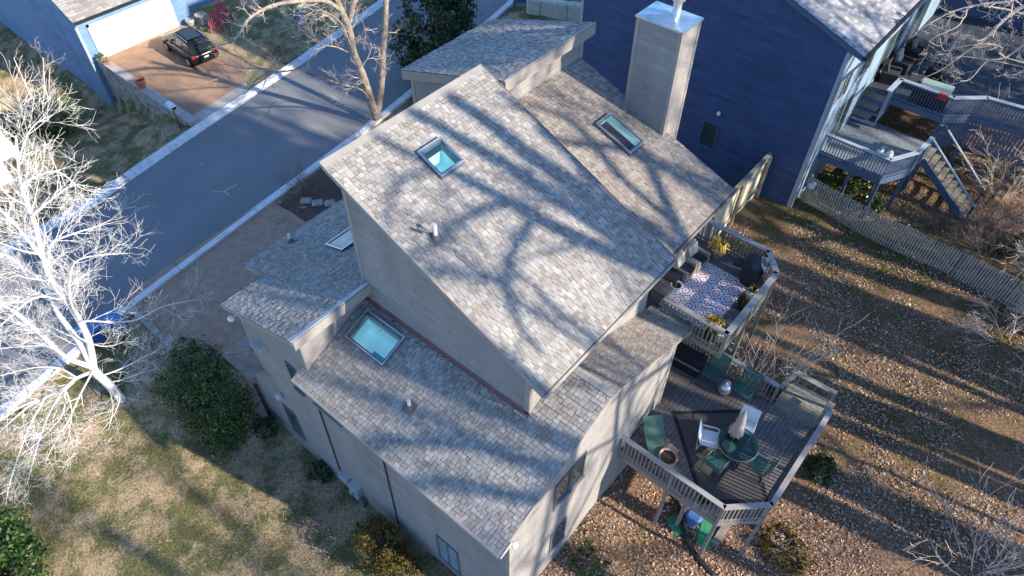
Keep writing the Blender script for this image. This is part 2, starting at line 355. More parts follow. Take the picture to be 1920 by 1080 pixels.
# ------------------------------------------------------------------ terrain
NEAR = [(-15,-45),(-18.6,-18),(-20.93,-5.9),(-22.09,0),(-23.06,7.85),(-23.35,10.64),(-24.05,16.07),(-24.8,20.64),(-26.4,27.5),(-27.57,32.9),(-31,46),(-38,70)]
FAR = [(-26,-45),(-28,-18),(-29.0,-5.0),(-29.2,2.2),(-29.97,5.82),(-30.6,9.3),(-31.2,13.0),(-31.91,17.28),(-33.6,25.4),(-34.6,30),(-38,44),(-45,70)]
def xat(pl, y):
    if y <= pl[0][1]: return pl[0][0]
    for (x0,y0),(x1,y1) in zip(pl, pl[1:]):
        if y <= y1: return x0+(x1-x0)*(y-y0)/(y1-y0)
    return pl[-1][0]
CP = [(-42,8.4,-3.7),(-44,6,-4),(-37,8.4,-1.9),(-33.5,8.4,-.5),(-36,4,-1.6),(-33,2,-.5),(-42,0,-3),(-50,5,-4.5),(-36,-8,-1),(-30,-15,0),
 (-40,17,.1),(-36,20,.1),(-36,28,.1),(-45,25,.3),(-44,14,.1),(-19,-3,-.45),(-16,-4,-.65),(-12,-2,-.75),(-8,0,-.65),(-12,-9,-.9),(-5,-.2,0),(-2.5,-.2,.75),
 (0,-1,1.3),(0,-6,1.0),(-6,-6,-.2),(-20,-12,-.4),(5,-5,1.2),(0,2,1.65),(0,5,2.0),(2,5.8,1.55),(4.5,6.5,1.4),(3,9,1.6),(0,10,2),(9,10,1.3),(11,13,1.3),
 (10,19,1.3),(6,15,1.6),(2,15,2.0),(-1,17,2.3),(-3.2,20,2.5),(-3,13,2.4),(-1.4,22.2,2.4),(3,23,2.0),(6,23,2.0),(11,23,1.6),(2,27,2.5),(5,28,2.2),(10,30,2),
 (20,20,1),(20,0,.8),(20,35,1.5),(-12,18,1),(-20,18,.2),(-20,12,.15),(-14,22,1),(-22,30,.3),(-22,24,.2),(-16,10,.1),(40,20,-1),(40,-20,-1),(-10,-40,-1),(-70,0,-5),(-60,40,0)]
def sstep(a, b, x):
    t = max(0, min(1, (x-a)/(b-a))); return t*t*(3-2*t)
def tz(x, y):
    sw = sz = 0
    for cx, cy, cz in CP:
        d2 = (x-cx)**2+(y-cy)**2+.6; w = 1/(d2*d2**.25); sw += w; sz += w*cz
    z = sz/sw
    # street corridor and both driveways are level
    xn = xat(NEAR, y); xf = xat(FAR, y)
    k = 1-sstep(.7, 2.2, max(x-xn, xf-x, 0)); z = z*(1-k)+0*k
    dx = max(-23-x, x+12.2, 0); dy = max(-.15-y, y-8.4, 0); k = 1-sstep(.25, .9, math.hypot(dx, dy)); z = z*(1-k)
    dx = max(-43-x, x+31, 0); dy = max(9.75-y, y-15.6, 0); k = 1-sstep(.02, .5, math.hypot(dx, dy)); z = z*(1-k)
    return z
def build_ground():
    def axis(lo, hi, a, b, fine, coarse):
        r = []; x = lo
        while x < hi:
            r.append(x); x += fine if a <= x <= b else coarse
        r.append(hi); return r
    xs = axis(-220, 220, -52, 22, .5, 12); ys = axis(-220, 260, -16, 42, .5, 12)
    mb = MB(); r = random.Random(3)
    for y in ys:
        for x in xs:
            z = tz(x, y); xn = xat(NEAR, y); xf = xat(FAR, y)
            instreet = xf-.6 < x < xn+.6
            inb = (-22.9 < x < -12.2 and -.3 < y < 8.3) or (-42.6 < x < -31 and 9.5 < y < 15.7)
            z += (-.1 if instreet or inb else r.uniform(-.03, .03))
            mb.v.append((x, y, z))
    nx = len(xs)
    for j in range(len(ys)-1):
        for i in range(nx-1):
            a = j*nx+i; mb.f.append((a, a+1, a+nx+1, a+nx)); mb.c.append(.5)
    tag(obj('ground', mb, 'ground', smooth=True), kind='structure')
build_ground()

def strip(name, A, B, z, mat):
    mb = MB(); n = len(A)
    mb.add([(x,y,z) for x,y in A]+[(x,y,z) for x,y in B], [(i, n+i, n+i+1, i+1) if True else 0 for i in range(n-1)])
    for i, f in enumerate(mb.f): mb.f[i] = f[::-1]
    return tag(obj(name, mb, mat), kind='structure')
ysamp = [-45+i*2.5 for i in range(46)]
An = [(xat(NEAR, y), y) for y in ysamp]; Af = [(xat(FAR, y), y) for y in ysamp]
strip('street', Af[::-1], An[::-1], .0, 'asphalt')
def kerb(name, pl, off, sgn):
    mb = MB()
    for (x0,y0),(x1,y1) in zip(pl, pl[1:]):
        w = off
        # sloping gutter pan then kerb top, real 0.12 m step
        vs = []
        for x,y in ((x0,y0),(x1,y1)):
            vs += [(x,y,.004),(x+sgn*.18,y,.02),(x+sgn*.24,y,.12),(x+sgn*w,y,.125),(x+sgn*w,y,-.25)]
        fs = [(i, i+5, i+6, i+1) for i in range(4)]
        mb.add(vs, fs if sgn > 0 else [f[::-1] for f in fs])
    return tag(obj(name, mb, 'concrete'), kind='structure')
kerb('kerb', An, .55, 1); kerb('kerb', Af, .62, -1)
# driveways
mb = MB(); mb.add([(-22.45,-.15,.013),(-12.3,-.15,.013),(-12.3,8.1,.013),(-19.6,9.2,.013),(-21.4,8.3,.013),(-23.0,8.2,.013)], [(0,1,2,3,4,5)])
tag(obj('driveway', mb, 'aggregate'), kind='structure')
mb = MB(); mb.add([(-42.18,9.8,.017),(-32.2,9.8,.017),(-32.5,13.6,.017),(-35,15.4,.017),(-42.14,15.6,.017)], [(0,1,2,3,4)])
tag(obj('driveway', mb, 'drive'), kind='structure')
mb = MB(); mb.add([(-32.3,9.6,.024),(-31.2,9.5,.024),(-31.85,13.5,.024),(-32.9,14.0,.024)], [(0,1,2,3)])
tag(obj('driveway_apron', mb, 'apron'), kind='structure')
# mulch bed in front of the entrance (terrain draped)
mb = MB(); pts = []
for i in range(26):
    for j in range(18):
        x = -23.0+i*.42; y = 8.35+j*.55
        mb.v.append((x, y, tz(x, y)+.03))
for i in range(25):
    for j in range(17):
        a = i*18+j
        if mb.v[a][0] > xat(NEAR, mb.v[a][1])+.75: mb.f.append((a, a+18, a+19, a+1)); mb.c.append(.5)
tag(obj('planting_bed', mb, 'bed', smooth=True), kind='structure')
# survey paint on the road
mb = MB()
for p, q in (((-25.6,6.7),(-25.15,7.1)),((-25.15,7.1),(-24.7,7.05)),((-25.2,7.1),(-25.15,7.9))):
    mb.bar((p[0],p[1],.006),(q[0],q[1],.006),.07,.004)
for p, q in (((-28.3,7.6),(-27.9,7.7)),((-28.1,4.2),(-27.8,4.6))): mb.bar((p[0],p[1],.006),(q[0],q[1],.006),.05,.004)
tag(obj('road_marking', mb, 'yellowpaint'), kind='structure')
mb = MB(); y = 4.3; x = xat(FAR, y); mb.box((x-.60,y-.05,.1265),(x-.24,y+.05,.13)); mb.box((x-.20,y-.06,.02),(x-.02,y+.06,.025))
tag(obj('kerb_marking', mb, 'redpaint'), kind='structure')

# ------------------------------------------------------------------ roofs
def shingles(mb, O, U, V, L, ur, holes=(), e=.125, seed=1, thick=1.0, wmin=.09, wmax=.19):
    r = random.Random(seed); O = Vector(O); U = Vector(U).normalized(); V = Vector(V).normalized(); Nn = U.cross(V)
    if Nn.z < 0: Nn = -Nn; flip = True
    else: flip = False
    k = 0
    while k*e < L-1e-4:
        v0 = k*e; v1 = min(v0+e+.012, L); k += 1
        for (u0, u1) in ur(v0+e*.5):
            u = u0-r.uniform(0, wmax); last = .5
            while u < u1:
                w = r.uniform(wmin, wmax); a = max(u, u0); b = min(u+w, u1); u += w
                if b-a < .01: continue
                cu, cv = (a+b)/2, (v0+v1)/2
                if any(h[0] < cu < h[1] and h[2] < cv < h[3] for h in holes): continue
                t = thick*(.006+(.016 if r.random() < .5 else .002)+r.uniform(0, .004)); b -= .008
                c = r.random() if r.random() < .93 else last; last = c
                c = min(1, max(0, .5+(c-.5)*1.0))
                q = [O+U*a+V*v0, O+U*b+V*v0, O+U*b+V*v1, O+U*a+V*v1]
                vs = [q[0]+Nn*t, q[1]+Nn*t, q[2]+Nn*t*.25, q[3]+Nn*t*.25, q[0]-Nn*.01, q[1]-Nn*.01, q[3]-Nn*.01, q[2]-Nn*.01]
                fs = [(0,1,2,3),(4,5,1,0),(6,4,0,3),(5,7,2,1)]
                if flip: fs = [f[::-1] for f in fs]
                c = .05+.95*c; o0 = len(mb.c); mb.add(vs, fs, c)
                for q_ in (1, 2, 3): mb.c[o0+q_] = 0.0   # cut edges show black asphalt
def slab(mb, x0, x1, y0, y1, zf, th, hole=None):
    rects = [(x0,x1,y0,y1)]
    if hole:
        a,b,c,d = hole; rects = [(x0,a,y0,y1),(b,x1,y0,y1),(a,b,y0,c),(a,b,d,y1)]
    for p,q,u,v in rects:
        mb.prism([(p,u),(q,u),(q,v),(p,v)], lambda x,y: zf(x,y)-.012-th, lambda x,y: zf(x,y)-.012)
def skylight(parent, hole, zf, glass, shaft=None, floor=False, blind=False, up=.13, fr=.075):
    x0,x1,y0,y1 = hole
    f = MB()
    for p,q,u,v in ((x0-fr,x1+fr,y0-fr,y0),(x0-fr,x1+fr,y1,y1+fr),(x0-fr,x0,y0,y1),(x1,x1+fr,y0,y1)):
        f.prism([(p,u),(q,u),(q,v),(p,v)], lambda x,y: zf(x,y)-.05, lambda x,y: zf(x,y)+up)
    s = obj('skylight', f, 'skyframe', parent)
    rim = MB(); g = .03
    for p,q,u,v in ((x0-fr,x1+fr,y0-fr-.002,y0-fr+g),(x0-fr,x1+fr,y1+fr-g,y1+fr+.002),(x0-fr-.002,x0-fr+g,y0-fr+g,y1+fr-g),(x1+fr-g,x1+fr+.002,y0-fr+g,y1+fr-g)):
        rim.prism([(p,u),(q,u),(q,v),(p,v)], lambda x,y: zf(x,y)+up, lambda x,y: zf(x,y)+up+.018)
    obj('rim', rim, 'metal', s)
    pm = MB(); pm.prism([(x0,y0),(x1,y0),(x1,y1),(x0,y1)], lambda x,y: zf(x,y)+up-.03, lambda x,y: zf(x,y)+up-.015)
    obj('pane', pm, glass, s)
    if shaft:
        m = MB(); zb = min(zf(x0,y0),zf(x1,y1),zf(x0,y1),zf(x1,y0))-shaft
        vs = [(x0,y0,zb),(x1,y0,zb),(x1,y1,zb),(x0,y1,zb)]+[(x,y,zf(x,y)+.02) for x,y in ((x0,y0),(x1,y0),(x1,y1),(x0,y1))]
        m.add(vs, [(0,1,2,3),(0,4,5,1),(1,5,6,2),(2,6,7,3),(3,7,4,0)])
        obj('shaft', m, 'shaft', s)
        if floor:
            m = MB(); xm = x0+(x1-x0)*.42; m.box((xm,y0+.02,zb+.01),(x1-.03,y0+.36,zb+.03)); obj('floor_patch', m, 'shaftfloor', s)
    if blind:
        m = MB(); ym = y0+(y1-y0)*.48
        m.prism([(x0+.06,y0+.02),(x1-.02,y0+.02),(x1-.02,ym),(x0+.06,ym)], lambda x,y: zf(x,y)+up-.014, lambda x,y: zf(x,y)+up-.008); obj('blind', m, 'blind', s)
    return s
def window(parent, axis, c, a0, a1, z0, z1, sgn, frame='frame', pane='pane', mull=(), sill=True, fw=.06):
    def bx(mb, u0, u1, w0, w1, d0, d1):
        lo, hi = sorted((c+sgn*d0, c+sgn*d1))
        if axis == 'x': mb.box((lo,u0,w0),(hi,u1,w1))
        else: mb.box((u0,lo,w0),(u1,hi,w1))
    m = MB(); bx(m, a0, a1, z0, z1, -.05, .012); w = obj('window', m, pane, parent)
    f = MB()
    bx(f, a0-fw, a0, z0-fw, z1+fw, -.02, .04); bx(f, a1, a1+fw, z0-fw, z1+fw, -.02, .04)
    bx(f, a0, a1, z1, z1+fw, -.02, .038); bx(f, a0, a1, z0-fw, z0, -.02, .038)
    for k in mull: bx(f, k-.025, k+.025, z0, z1, -.02, .034)
    obj('frame', f, frame, w)
    if sill:
        s = MB(); bx(s, a0-fw-.03, a1+fw+.03, z0-fw-.05, z0-fw, -.02, .09); obj('sill', s, 'trim' if frame == 'frame' else frame, w)
    return w

# ------------------------------------------------------------------ main house
H = thing('house', 'taupe sided house with patchwork shingle roofs and skylights, decks at its back', 'house', (-6, 6, 0))
def zlow(x, y): return 7.14+.4166*y if y <= 4.44 else 8.99-.397*(y-4.44)
def zmain(x, y): return 9.91-.4476*(x+1.0)
def zright(x, y): return 9.52-.355*(x+1.3)
def zg1(x, y): return 9.19+.369*(x+7.4)
def zg2(x, y): return 12.94+.313*(x+7.37)
def wall(mb, poly, zf, zb=-1.6, top=False):
    n = len(poly); vs = [(x,y,zb) for x,y in poly]+[(x,y,zf(x,y)) for x,y in poly]
    mb.add(vs, [(i,(i+1)%n,(i+1)%n+n,i+n) for i in range(n)]+([tuple(range(n,2*n))] if top else []))
# gable wing (gable end towards the yard)
m = MB()
prof = [(.4,zlow(0,.4)-.1),(4.44,8.88),(8.15,zlow(0,8.15)-.1)]
vs = []
for x in (-7.7, -.03):
    vs += [(x,.4,-1.6),(x,8.15,-1.6),(x,8.15,prof[2][1]),(x,4.44,prof[1][1]),(x,.4,prof[0][1])]
m.add(vs, [(0,4,3,2,1),(5,6,7,8,9),(0,5,9,4),(1,2,7,6)])
obj('wall', m, 'siding', H)
m = MB(); wall(m, [(-7.7,2.87),(-1.49,2.87),(-1.49,8.62),(-7.7,8.62)], lambda x,y: zmain(x,y)-.14); obj('wall', m, 'siding', H)
m = MB(); wall(m, [(-7.55,8.63),(-2.35,8.63),(-2.35,12.68),(-7.55,12.68)], lambda x,y: zright(x,y)-.14); obj('wall', m, 'siding', H)
m = MB(); wall(m, [(-11.1,.401),(-7.703,.401),(-7.703,2.86),(-11.1,2.86)], lambda x,y: zg1(x,y)-.12); wall(m, [(-12.45,2.05),(-7.72,2.05),(-7.72,8.0),(-12.45,8.0)], lambda x,y: zg1(x,y)-.13); obj('wall', m, 'siding', H)
m = MB(); wall(m, [(-11.55,8.9),(-7.62,8.9),(-7.62,13.05),(-11.55,13.05)], lambda x,y: zg2(x,y)-.14, -1, True); obj('wall', m, 'siding', H)
# roof decks with fascia edges
lowhole = (-7.28,-5.84,1.72,2.50); mainhole = (-7.02,-6.32,5.04,5.78); righthole = (-5.43,-4.22,11.1,11.74)
f = MB()
slab(f, -7.9, .0, 0, 2.868, zlow, .16, lowhole); slab(f, -1.488, .0, 2.868, 4.44, zlow, .16); slab(f, -1.49, .0, 4.44, 9.11, zlow, .16)
obj('fascia', f, 'trim', H)
f = MB(); slab(f, -8.22, -1.01, 2.77, 8.73, zmain, .2, mainhole); obj('fascia', f, 'trim', H)
f = MB(); slab(f, -7.6, -1.31, 8.732, 12.96, zright, .18, righthole); obj('fascia', f, 'trim', H)
f = MB(); slab(f, -11.34, -7.41, .1, 1.76, zg1, .2); slab(f, -12.7, -7.41, 1.76, 2.865, zg1, .2); slab(f, -12.7, -7.71, 2.865, 6.6, zg1, .2); obj('fascia', f, 'trim', H)
f = MB(); slab(f, -11.88, -7.385, 8.79, 13.3, zg2, .34); obj('fascia', f, 'trim', H)
def nrm(*v): return Vector(v).normalized()
def rect_roof(zf, ax, e0, e1, u0, u1, ur=None, holes=(), seed=1, **kw):
    """ax 'y': slope runs along y from eave e0 to ridge e1, courses along x; ax 'x': the other way. holes in x0,x1,y0,y1"""
    mb = MB()
    if ax == 'y':
        O = Vector((0, e0, zf(0, e0))); T = Vector((0, e1, zf(0, e1))); U = Vector((1,0,0))
    else:
        O = Vector((e0, 0, zf(e0, 5))); T = Vector((e1, 0, zf(e1, 5))); U = Vector((0,1,0))
    V = T-O; L = V.length; hs = []
    for (a,b,c,d) in holes:
        if ax == 'y': s = [(c-e0)/(e1-e0)*L, (d-e0)/(e1-e0)*L]; hs.append((a-.05, b+.05, min(s)-.05, max(s)+.05))
        else: s = [(a-e0)/(e1-e0)*L, (b-e0)/(e1-e0)*L]; hs.append((c-.05, d+.05, min(s)-.05, max(s)+.05))
    fn = ur or (lambda t: [(u0, u1)])
    shingles(mb, O, U, V, L, lambda v: fn(e0+(e1-e0)*v/L), hs, seed=seed, **kw)
    return mb
m = rect_roof(zlow, 'y', -.03, 4.44, 0, 0, lambda y: [(-7.92,.02)] if y < .4 else ([(-7.69,.02)] if y < 2.86 else [(-1.48,.02)]), [lowhole], 11)
roof = obj('roof', m, 'shingle', H)
m = rect_roof(zlow, 'y', 9.13, 4.44, -1.485, .02, seed=12); obj('roof', m, 'shingle_old', H)
m = MB(); x = -1.47; r = random.Random(5)
while x < .02:
    c = r.uniform(.45, 1); a, b = x, min(x+.2, .03); s = .13
    z0 = 9.03
    m.add([(a,4.44-s,z0-s*.4166-.012),(b,4.44-s,z0-s*.4166),(b,4.44,z0+.012),(a,4.44,z0-.004),(b,4.44+s,z0-s*.397),(a,4.44+s,z0-s*.397-.012),(b,4.44-s,z0-s*.4166-.05),(b,4.44+s,z0-s*.4-.05),(b,4.44,z0-.03)],
          [(0,1,2,3),(3,2,4,5),(1,6,8,2),(2,8,7,4)], c); x += .165
obj('ridge_cap', m, 'shingle', H)
m = rect_roof(zmain, 'x', -1.0, -8.08, 2.755, 8.745, holes=[mainhole], seed=13); obj('roof', m, 'shingle', H)
m = MB(); m.prism([(-8.245,2.75),(-8.06,2.75),(-8.06,8.75),(-8.245,8.75)], lambda x,y: zmain(x,y)-.01, lambda x,y: zmain(x,y)+.018); obj('ridge_flashing', m, 'trim', H)
m = rect_roof(zright, 'x', -1.29, -7.6, 8.735, 12.97, holes=[righthole], seed=14); obj('roof', m, 'shingle_old', H)
m = rect_roof(zg1, 'x', -12.72, -7.52, 0, 0, lambda x: [(1.75,6.6)] if x < -11.36 else ([(.085,6.6)] if x < -7.71 else [(.085,2.86)]), seed=15); obj('roof', m, 'shingle', H)
m = MB(); m.prism([(-7.54,.08),(-7.38,.08),(-7.38,2.86),(-7.54,2.86)], lambda x,y: zg1(x,y)-.01, lambda x,y: zg1(x,y)+.02); obj('ridge_flashing', m, 'bluetrim', H)
m = rect_roof(zg2, 'x', -11.9, -7.41, 8.78, 13.315, seed=16); obj('roof', m, 'shingle', H)
m = MB(); m.prism([(-7.43,8.775),(-7.35,8.775),(-7.35,13.32),(-7.43,13.32)], lambda x,y: zg2(x,y)-.02, lambda x,y: zg2(x,y)+.02); obj('ridge_flashing', m, 'trim', H)
m = MB(); m.prism([(-8.22,8.71),(-1.0,8.71),(-1.0,8.765),(-8.22,8.765)], lambda x,y: zmain(x,y)-.05, lambda x,y: zmain(x,y)+.024); obj('drip_edge', m, 'trim_dark', H)
m = MB(); m.prism([(-8.22,2.735),(-1.0,2.735),(-1.0,2.765),(-8.22,2.765)], lambda x,y: zmain(x,y)-.06, lambda x,y: zmain(x,y)+.02); obj('drip_edge', m, 'trim', H)
# fascia boards under the raised shed edges
m = MB(); m.box((-7.40,.12,8.80),(-7.36,2.868,9.16)); obj('fascia_board', m, 'trim', H)
m = MB(); m.box((-7.375,8.80,12.56),(-7.335,13.28,12.915)); obj('fascia_board', m, 'trim', H)
# flashing at foot of the tall wall, corner boards
m = MB(); m.prism([(-7.68,2.79),(-1.44,2.79),(-1.44,2.872),(-7.68,2.872)], lambda x,y: zlow(x,y)-.02, lambda x,y: zlow(x,y)+.035); m.box((-7.68,2.855,8.3),(-1.44,2.868,8.46)); obj('flashing_strip', m, 'flash', H)
def cboard(x, y, z0, z1, sx, sy, mat='trim', w=.12):
    m = MB(); m.box((min(x, x+sx*w)-.015, min(y, y+sy*w)-.015, z0), (max(x, x+sx*w)+.015, max(y, y+sy*w)+.015, z1)); return obj('corner_board', m, mat, H)
cboard(-7.7, 2.87, 8.2, 12.6, 1, 1); cboard(-1.49, 2.87, 8.2, 9.85, -1, 1)
cboard(-11.1, .4, 4.0, 7.5, 1, 1); cboard(-.03, .4, -1, 7.15, -1, 1)
cboard(-.03, 8.15, 3, 7.3, -1, -1); cboard(-2.35, 12.68, 3, 9.7, -1, -1); cboard(-11.55, 8.9, 0, 11.4, 1, 1); cboard(-7.62, 13.05, 11.3, 12.7, -1, -1)
cboard(-7.7, .4, 7.2, 8.8, -1, 1)
# gutters
def gutter(pts, r=.06, mat='trim'):
    m = MB(); m.tube(pts, r, 8); return obj('gutter', m, mat, H)
gutter([(-7.9,-.06,7.10),(.0,-.06,7.10)], .055); gutter([(-.96,2.8,9.80),(-.96,8.7,9.80)], .05)
gutter([(-11.40,.1,7.66),(-11.40,1.7,7.66)], .05, 'trim_dark'); gutter([(-12.76,1.8,7.16),(-12.76,6.6,7.16)], .05, 'trim_dark')
gutter([(-1.26,8.8,9.42),(-1.26,12.9,9.42)], .05, 'trim_dark')
# white rake board end and bracket at the front corner
m = MB(); m.bar((.05,-.03,7.0),(.06,.38,7.2),.03,.06); obj('rake_end', m, 'white', H)
m = MB(); m.ellipsoid((.12,.42,7.08),(.09,.09,.1)); m.bar((-.02,.42,7.1),(.1,.42,7.1),.05,.05); obj('floodlight', m, 'white', H)
m = MB(); m.ellipsoid((-11.1,.12,7.2),(.12,.1,.09)); m.bar((-11.1,.12,7.2),(-11.05,.41,7.25),.03,.03); obj('floodlight', m, 'white', H)
m = MB(); m.box((-10.45,.22,6.15),(-10.1,.4,6.42)); m.prism([(-10.5,.12),(-10.05,.12),(-10.05,.4),(-10.5,.4)], 6.42, 6.47); obj('vent_hood', m, 'grey', H)
m = MB(); m.ellipsoid((-7.75,.3,7.16),(.06,.06,.06)); obj('floodlight', m, 'white', H)
m = MB(); m.lathe([(.05,3.2),(.12,3.25),(.13,3.42),(.06,3.5)], -10.4, .28, 10); m.bar((-10.4,.3,3.5),(-10.4,.41,3.55),.05,.05); obj('wall_lamp', m, 'grey', H)
# pent roof over the garage door wrapping the front corner
def zp(x, y): return 4.28+.5*(min(1.6, x+12.7))
m = MB()
m.add([(-12.72,-.12,4.2),(-11.1,.38,4.98),(-11.1,8,4.98),(-12.72,8,4.2),(-11.0,-.12,4.2),(-11.0,.38,4.45)], [(0,1,2,3)[::-1],(0,4,5,1)])
m2 = MB(); shingles(m2, (-12.72,0,4.205), (0,1,0), Vector((1.62,0,.78)), 1.79, lambda v: [(-.12+v*.28,8)], seed=19); obj('pent_roof', m2, 'shingle_old', H); obj('pent_roof_hip', m, 'trim_dark', H)
m = MB(); m.box((-12.74,-.14,4.02),(-10.98,.0,4.19)); m.box((-12.74,0,4.02),(-12.6,8,4.19)); obj('fascia', m, 'trim_dark', H)
m = MB(); m.box((-12.45,.42,-1.5),(-11.1,2.1,4.15)); obj('wall', m, 'siding', H)
m = MB(); m.tube([(-12.72,-.18,4.05),(-12.4,.0,3.4),(-12.3,.3,2.8),(-12.25,.3,.2),(-12.3,.1,-.45),(-12.7,-1.0,-.62)], .06, 8); obj('downspout', m, 'black', H)
# skylights, vents
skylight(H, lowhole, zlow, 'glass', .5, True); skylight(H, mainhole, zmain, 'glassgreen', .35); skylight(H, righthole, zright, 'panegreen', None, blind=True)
skylight(H, (-10.5,-9.75,3.72,4.6), zg1, 'paneblind', None, up=.1)
def vent(x, y, zf, h, r=.055, flashing=True):
    z = zf(x, y); m = MB(); m.tube([(x,y,z-.1),(x,y,z+h)], r, 10); p = obj('vent_pipe', m, 'pvc', H)
    b = MB(); b.prism([(x-.17,y-.17),(x+.17,y-.17),(x+.17,y+.17),(x-.17,y+.17)], lambda a,c: zf(a,c)-.01, lambda a,c: zf(a,c)+.03); b.lathe([(.14,z-.05),(.075,z+.16)], x, y, 10); obj('boot', b, 'trim_dark', p)
vent(-4.33, 1.28, zlow, .42); vent(-5.2, 3.62, zmain, .5); vent(-12.2, 3.35, zg1, .36, .05)
m = MB(); m.tube([(-5.5,3.35,zmain(-5.5,3.35)+.25),(-5.32,3.5,zmain(-5.3,3.5)+.2)], .04, 8); obj('vent_hood', m, 'trim_dark', H)
# chimney
m = MB(); m.box((-5.53,12.68,0),(-4.0,13.74,14.0)); ch = obj('chimney', m, 'siding', H)
m = MB()
for x,y in ((-5.53,12.68),(-4.0,12.68),(-4.0,13.74),(-5.53,13.74)):
    m.box((x-.018 if x<-4.8 else x-.1, y-.018 if y<13.2 else y-.1, 0),(x+.1 if x<-4.8 else x+.018, y+.1 if y<13.2 else y+.018, 13.98))
obj('corner_board', m, 'trim', ch)
m = MB(); m.box((-5.58,12.63,14.0),(-3.95,13.79,14.06)); m.add([(-5.58,12.63,14.06),(-3.95,12.63,14.06),(-3.95,13.79,14.06),(-5.58,13.79,14.06),(-4.76,13.2,14.15)], [(0,1,4),(1,2,4),(2,3,4),(3,0,4)]); obj('chimney_cap', m, 'metalcap', ch)
m = MB(); m.lathe([(.13,14.0),(.13,14.55),(.2,14.58),(.2,14.65),(.15,14.67),(.15,14.8),(.22,14.82),(.22,14.9),(.05,14.98)], -4.62, 13.3, 16); obj('flue', m, 'metal', ch, smooth=False)
# windows: left wall
window(H, 'y', .4, -8.95, -8.6, 5.2, 6.55, -1)
window(H, 'y', .4, -8.45, -7.95, 4.85, 5.2, -1, pane='panepale') if False else window(H, 'y', .4, -8.9, -7.85, 4.75, 5.45, -1, pane='panepale') if False else None
window(H, 'y', .4, -7.95, -6.75, 5.35, 6.35, -1, pane='panepale')
window(H, 'y', .4, -10.6, -10.0, .75, 2.45, -1)
window(H, 'y', .4, -2.9, -2.1, 1.3, 2.95, -1, mull=(-2.5,), pane='panepale')
# back wall
window(H, 'x', -.03, 2.27, 2.85, 5.95, 7.2, 1); window(H, 'x', -.03, 3.0, 3.5, 5.95, 7.2, 1)
window(H, 'x', -.03, 2.32, 2.95, 2.75, 4.0, 1)
# main back wall above the wing: clerestory windows and doors to the upper deck
window(H, 'x', -1.49, 5.3, 6.0, 8.75, 9.5, 1, frame='trim', pane='panepale', sill=False); window(H, 'x', -1.49, 6.2, 6.9, 8.75, 9.5, 1, frame='trim', pane='panepale', sill=False)
window(H, 'x', -2.35, 9.0, 10.9, 6.75, 8.9, 1, frame='white', mull=(9.95,), sill=False)
# utility meters and conduit
m = MB(); m.box((-7.95,.22,.55),(-7.45,.4,.85)); m.box((-7.3,.18,.35),(-6.85,.4,.95)); m.box((-7.2,.2,.05),(-6.95,.4,.33)); ub = obj('utility_box', m, 'grey', H)
m = MB(); m.lathe([(.1,.62),(.1,.8)], -7.08, .12, 10); obj('meter', m, 'metal', ub)
m = MB(); m.box((-6.9,.2,-.9),(-6.72,.4,.3)); obj('conduit_cover', m, 'trim_dark', ub)
m = MB(); m.tube([(-7.8,.37,7.0),(-7.9,.37,3),(-8.0,.37,.0)], .022, 6); m.tube([(-4.8,.37,7.0),(-4.9,.37,3),(-5.0,.37,-.2)], .022, 6); obj('conduit', m, 'black', H)
exec_after = []

# ------------------------------------------------------------------ decks
def floorboards(mb, poly, z, ang, w=.14, gap=.012, th=.035):
    """boards clipped to a convex polygon; ang = direction of the boards"""
    d = Vector((math.cos(ang), math.sin(ang))); n = Vector((-d.y, d.x)); P = [Vector(p) for p in poly]
    lo = min(p.dot(n) for p in P); hi = max(p.dot(n) for p in P); t = lo
    while t < hi:
        a, b = t+gap/2, min(t+w-gap/2, hi); t += w
        def span(s):
            xs = []
            for i in range(len(P)):
                p, q = P[i], P[(i+1)%len(P)]; u, v = p.dot(n)-s, q.dot(n)-s
                if (u <= 0 <= v) or (v <= 0 <= u):
                    if abs(u-v) < 1e-9: xs += [p.dot(d), q.dot(d)]
                    else: xs.append((p+(q-p)*(u/(u-v))).dot(d))
            return (min(xs), max(xs)) if xs else None
        A, B = span(a+1e-4), span(b-1e-4)
        if not A or not B: continue
        pts = [d*A[0]+n*a, d*A[1]+n*a, d*B[1]+n*b, d*B[0]+n*b]
        mb.prism([(p.x,p.y) for p in pts], z-th, z, rnd.random())
def railing(parent, p, q, zt, zf, mats=('woodrail','woodcap'), drop=.28, sp=.125, capw=.16, bw=.035, inner=True):
    p = Vector(p); q = Vector(q); d = (q-p); L = d.length; d.normalize(); m = MB()
    n = max(1, int(L/sp))
    for i in range(n+1):
        c = p+d*(L*i/n); m.bar((c.x,c.y,zf-drop*.6),(c.x,c.y,zt-.02), bw, bw, up=(d.x,d.y,0))
    m.bar((p.x,p.y,zt-.07),(q.x,q.y,zt-.07),.05,.09); m.bar((p.x,p.y,zf+.08),(q.x,q.y,zf+.08),.05,.07)
    r = obj('railing', m, mats[0], parent)
    c = MB(); c.bar((p.x-d.x*.03,p.y-d.y*.03,zt),(q.x+d.x*.03,q.y+d.y*.03,zt),capw,.04); obj('rail_cap', c, mats[1], r)
    return r
def rim(parent, p, q, z, h=.26, mat='woodrail'):
    m = MB(); m.bar((p[0],p[1],z-.04-h/2),(q[0],q[1],z-.04-h/2),.045,h); return obj('rim_joist', m, mat, parent)
def post(parent, x, y, z0, z1, w=.12, mat='woodrail'):
    m = MB(); m.box((x-w/2,y-w/2,z0),(x+w/2,y+w/2,z1)); return obj('post', m, mat, parent)

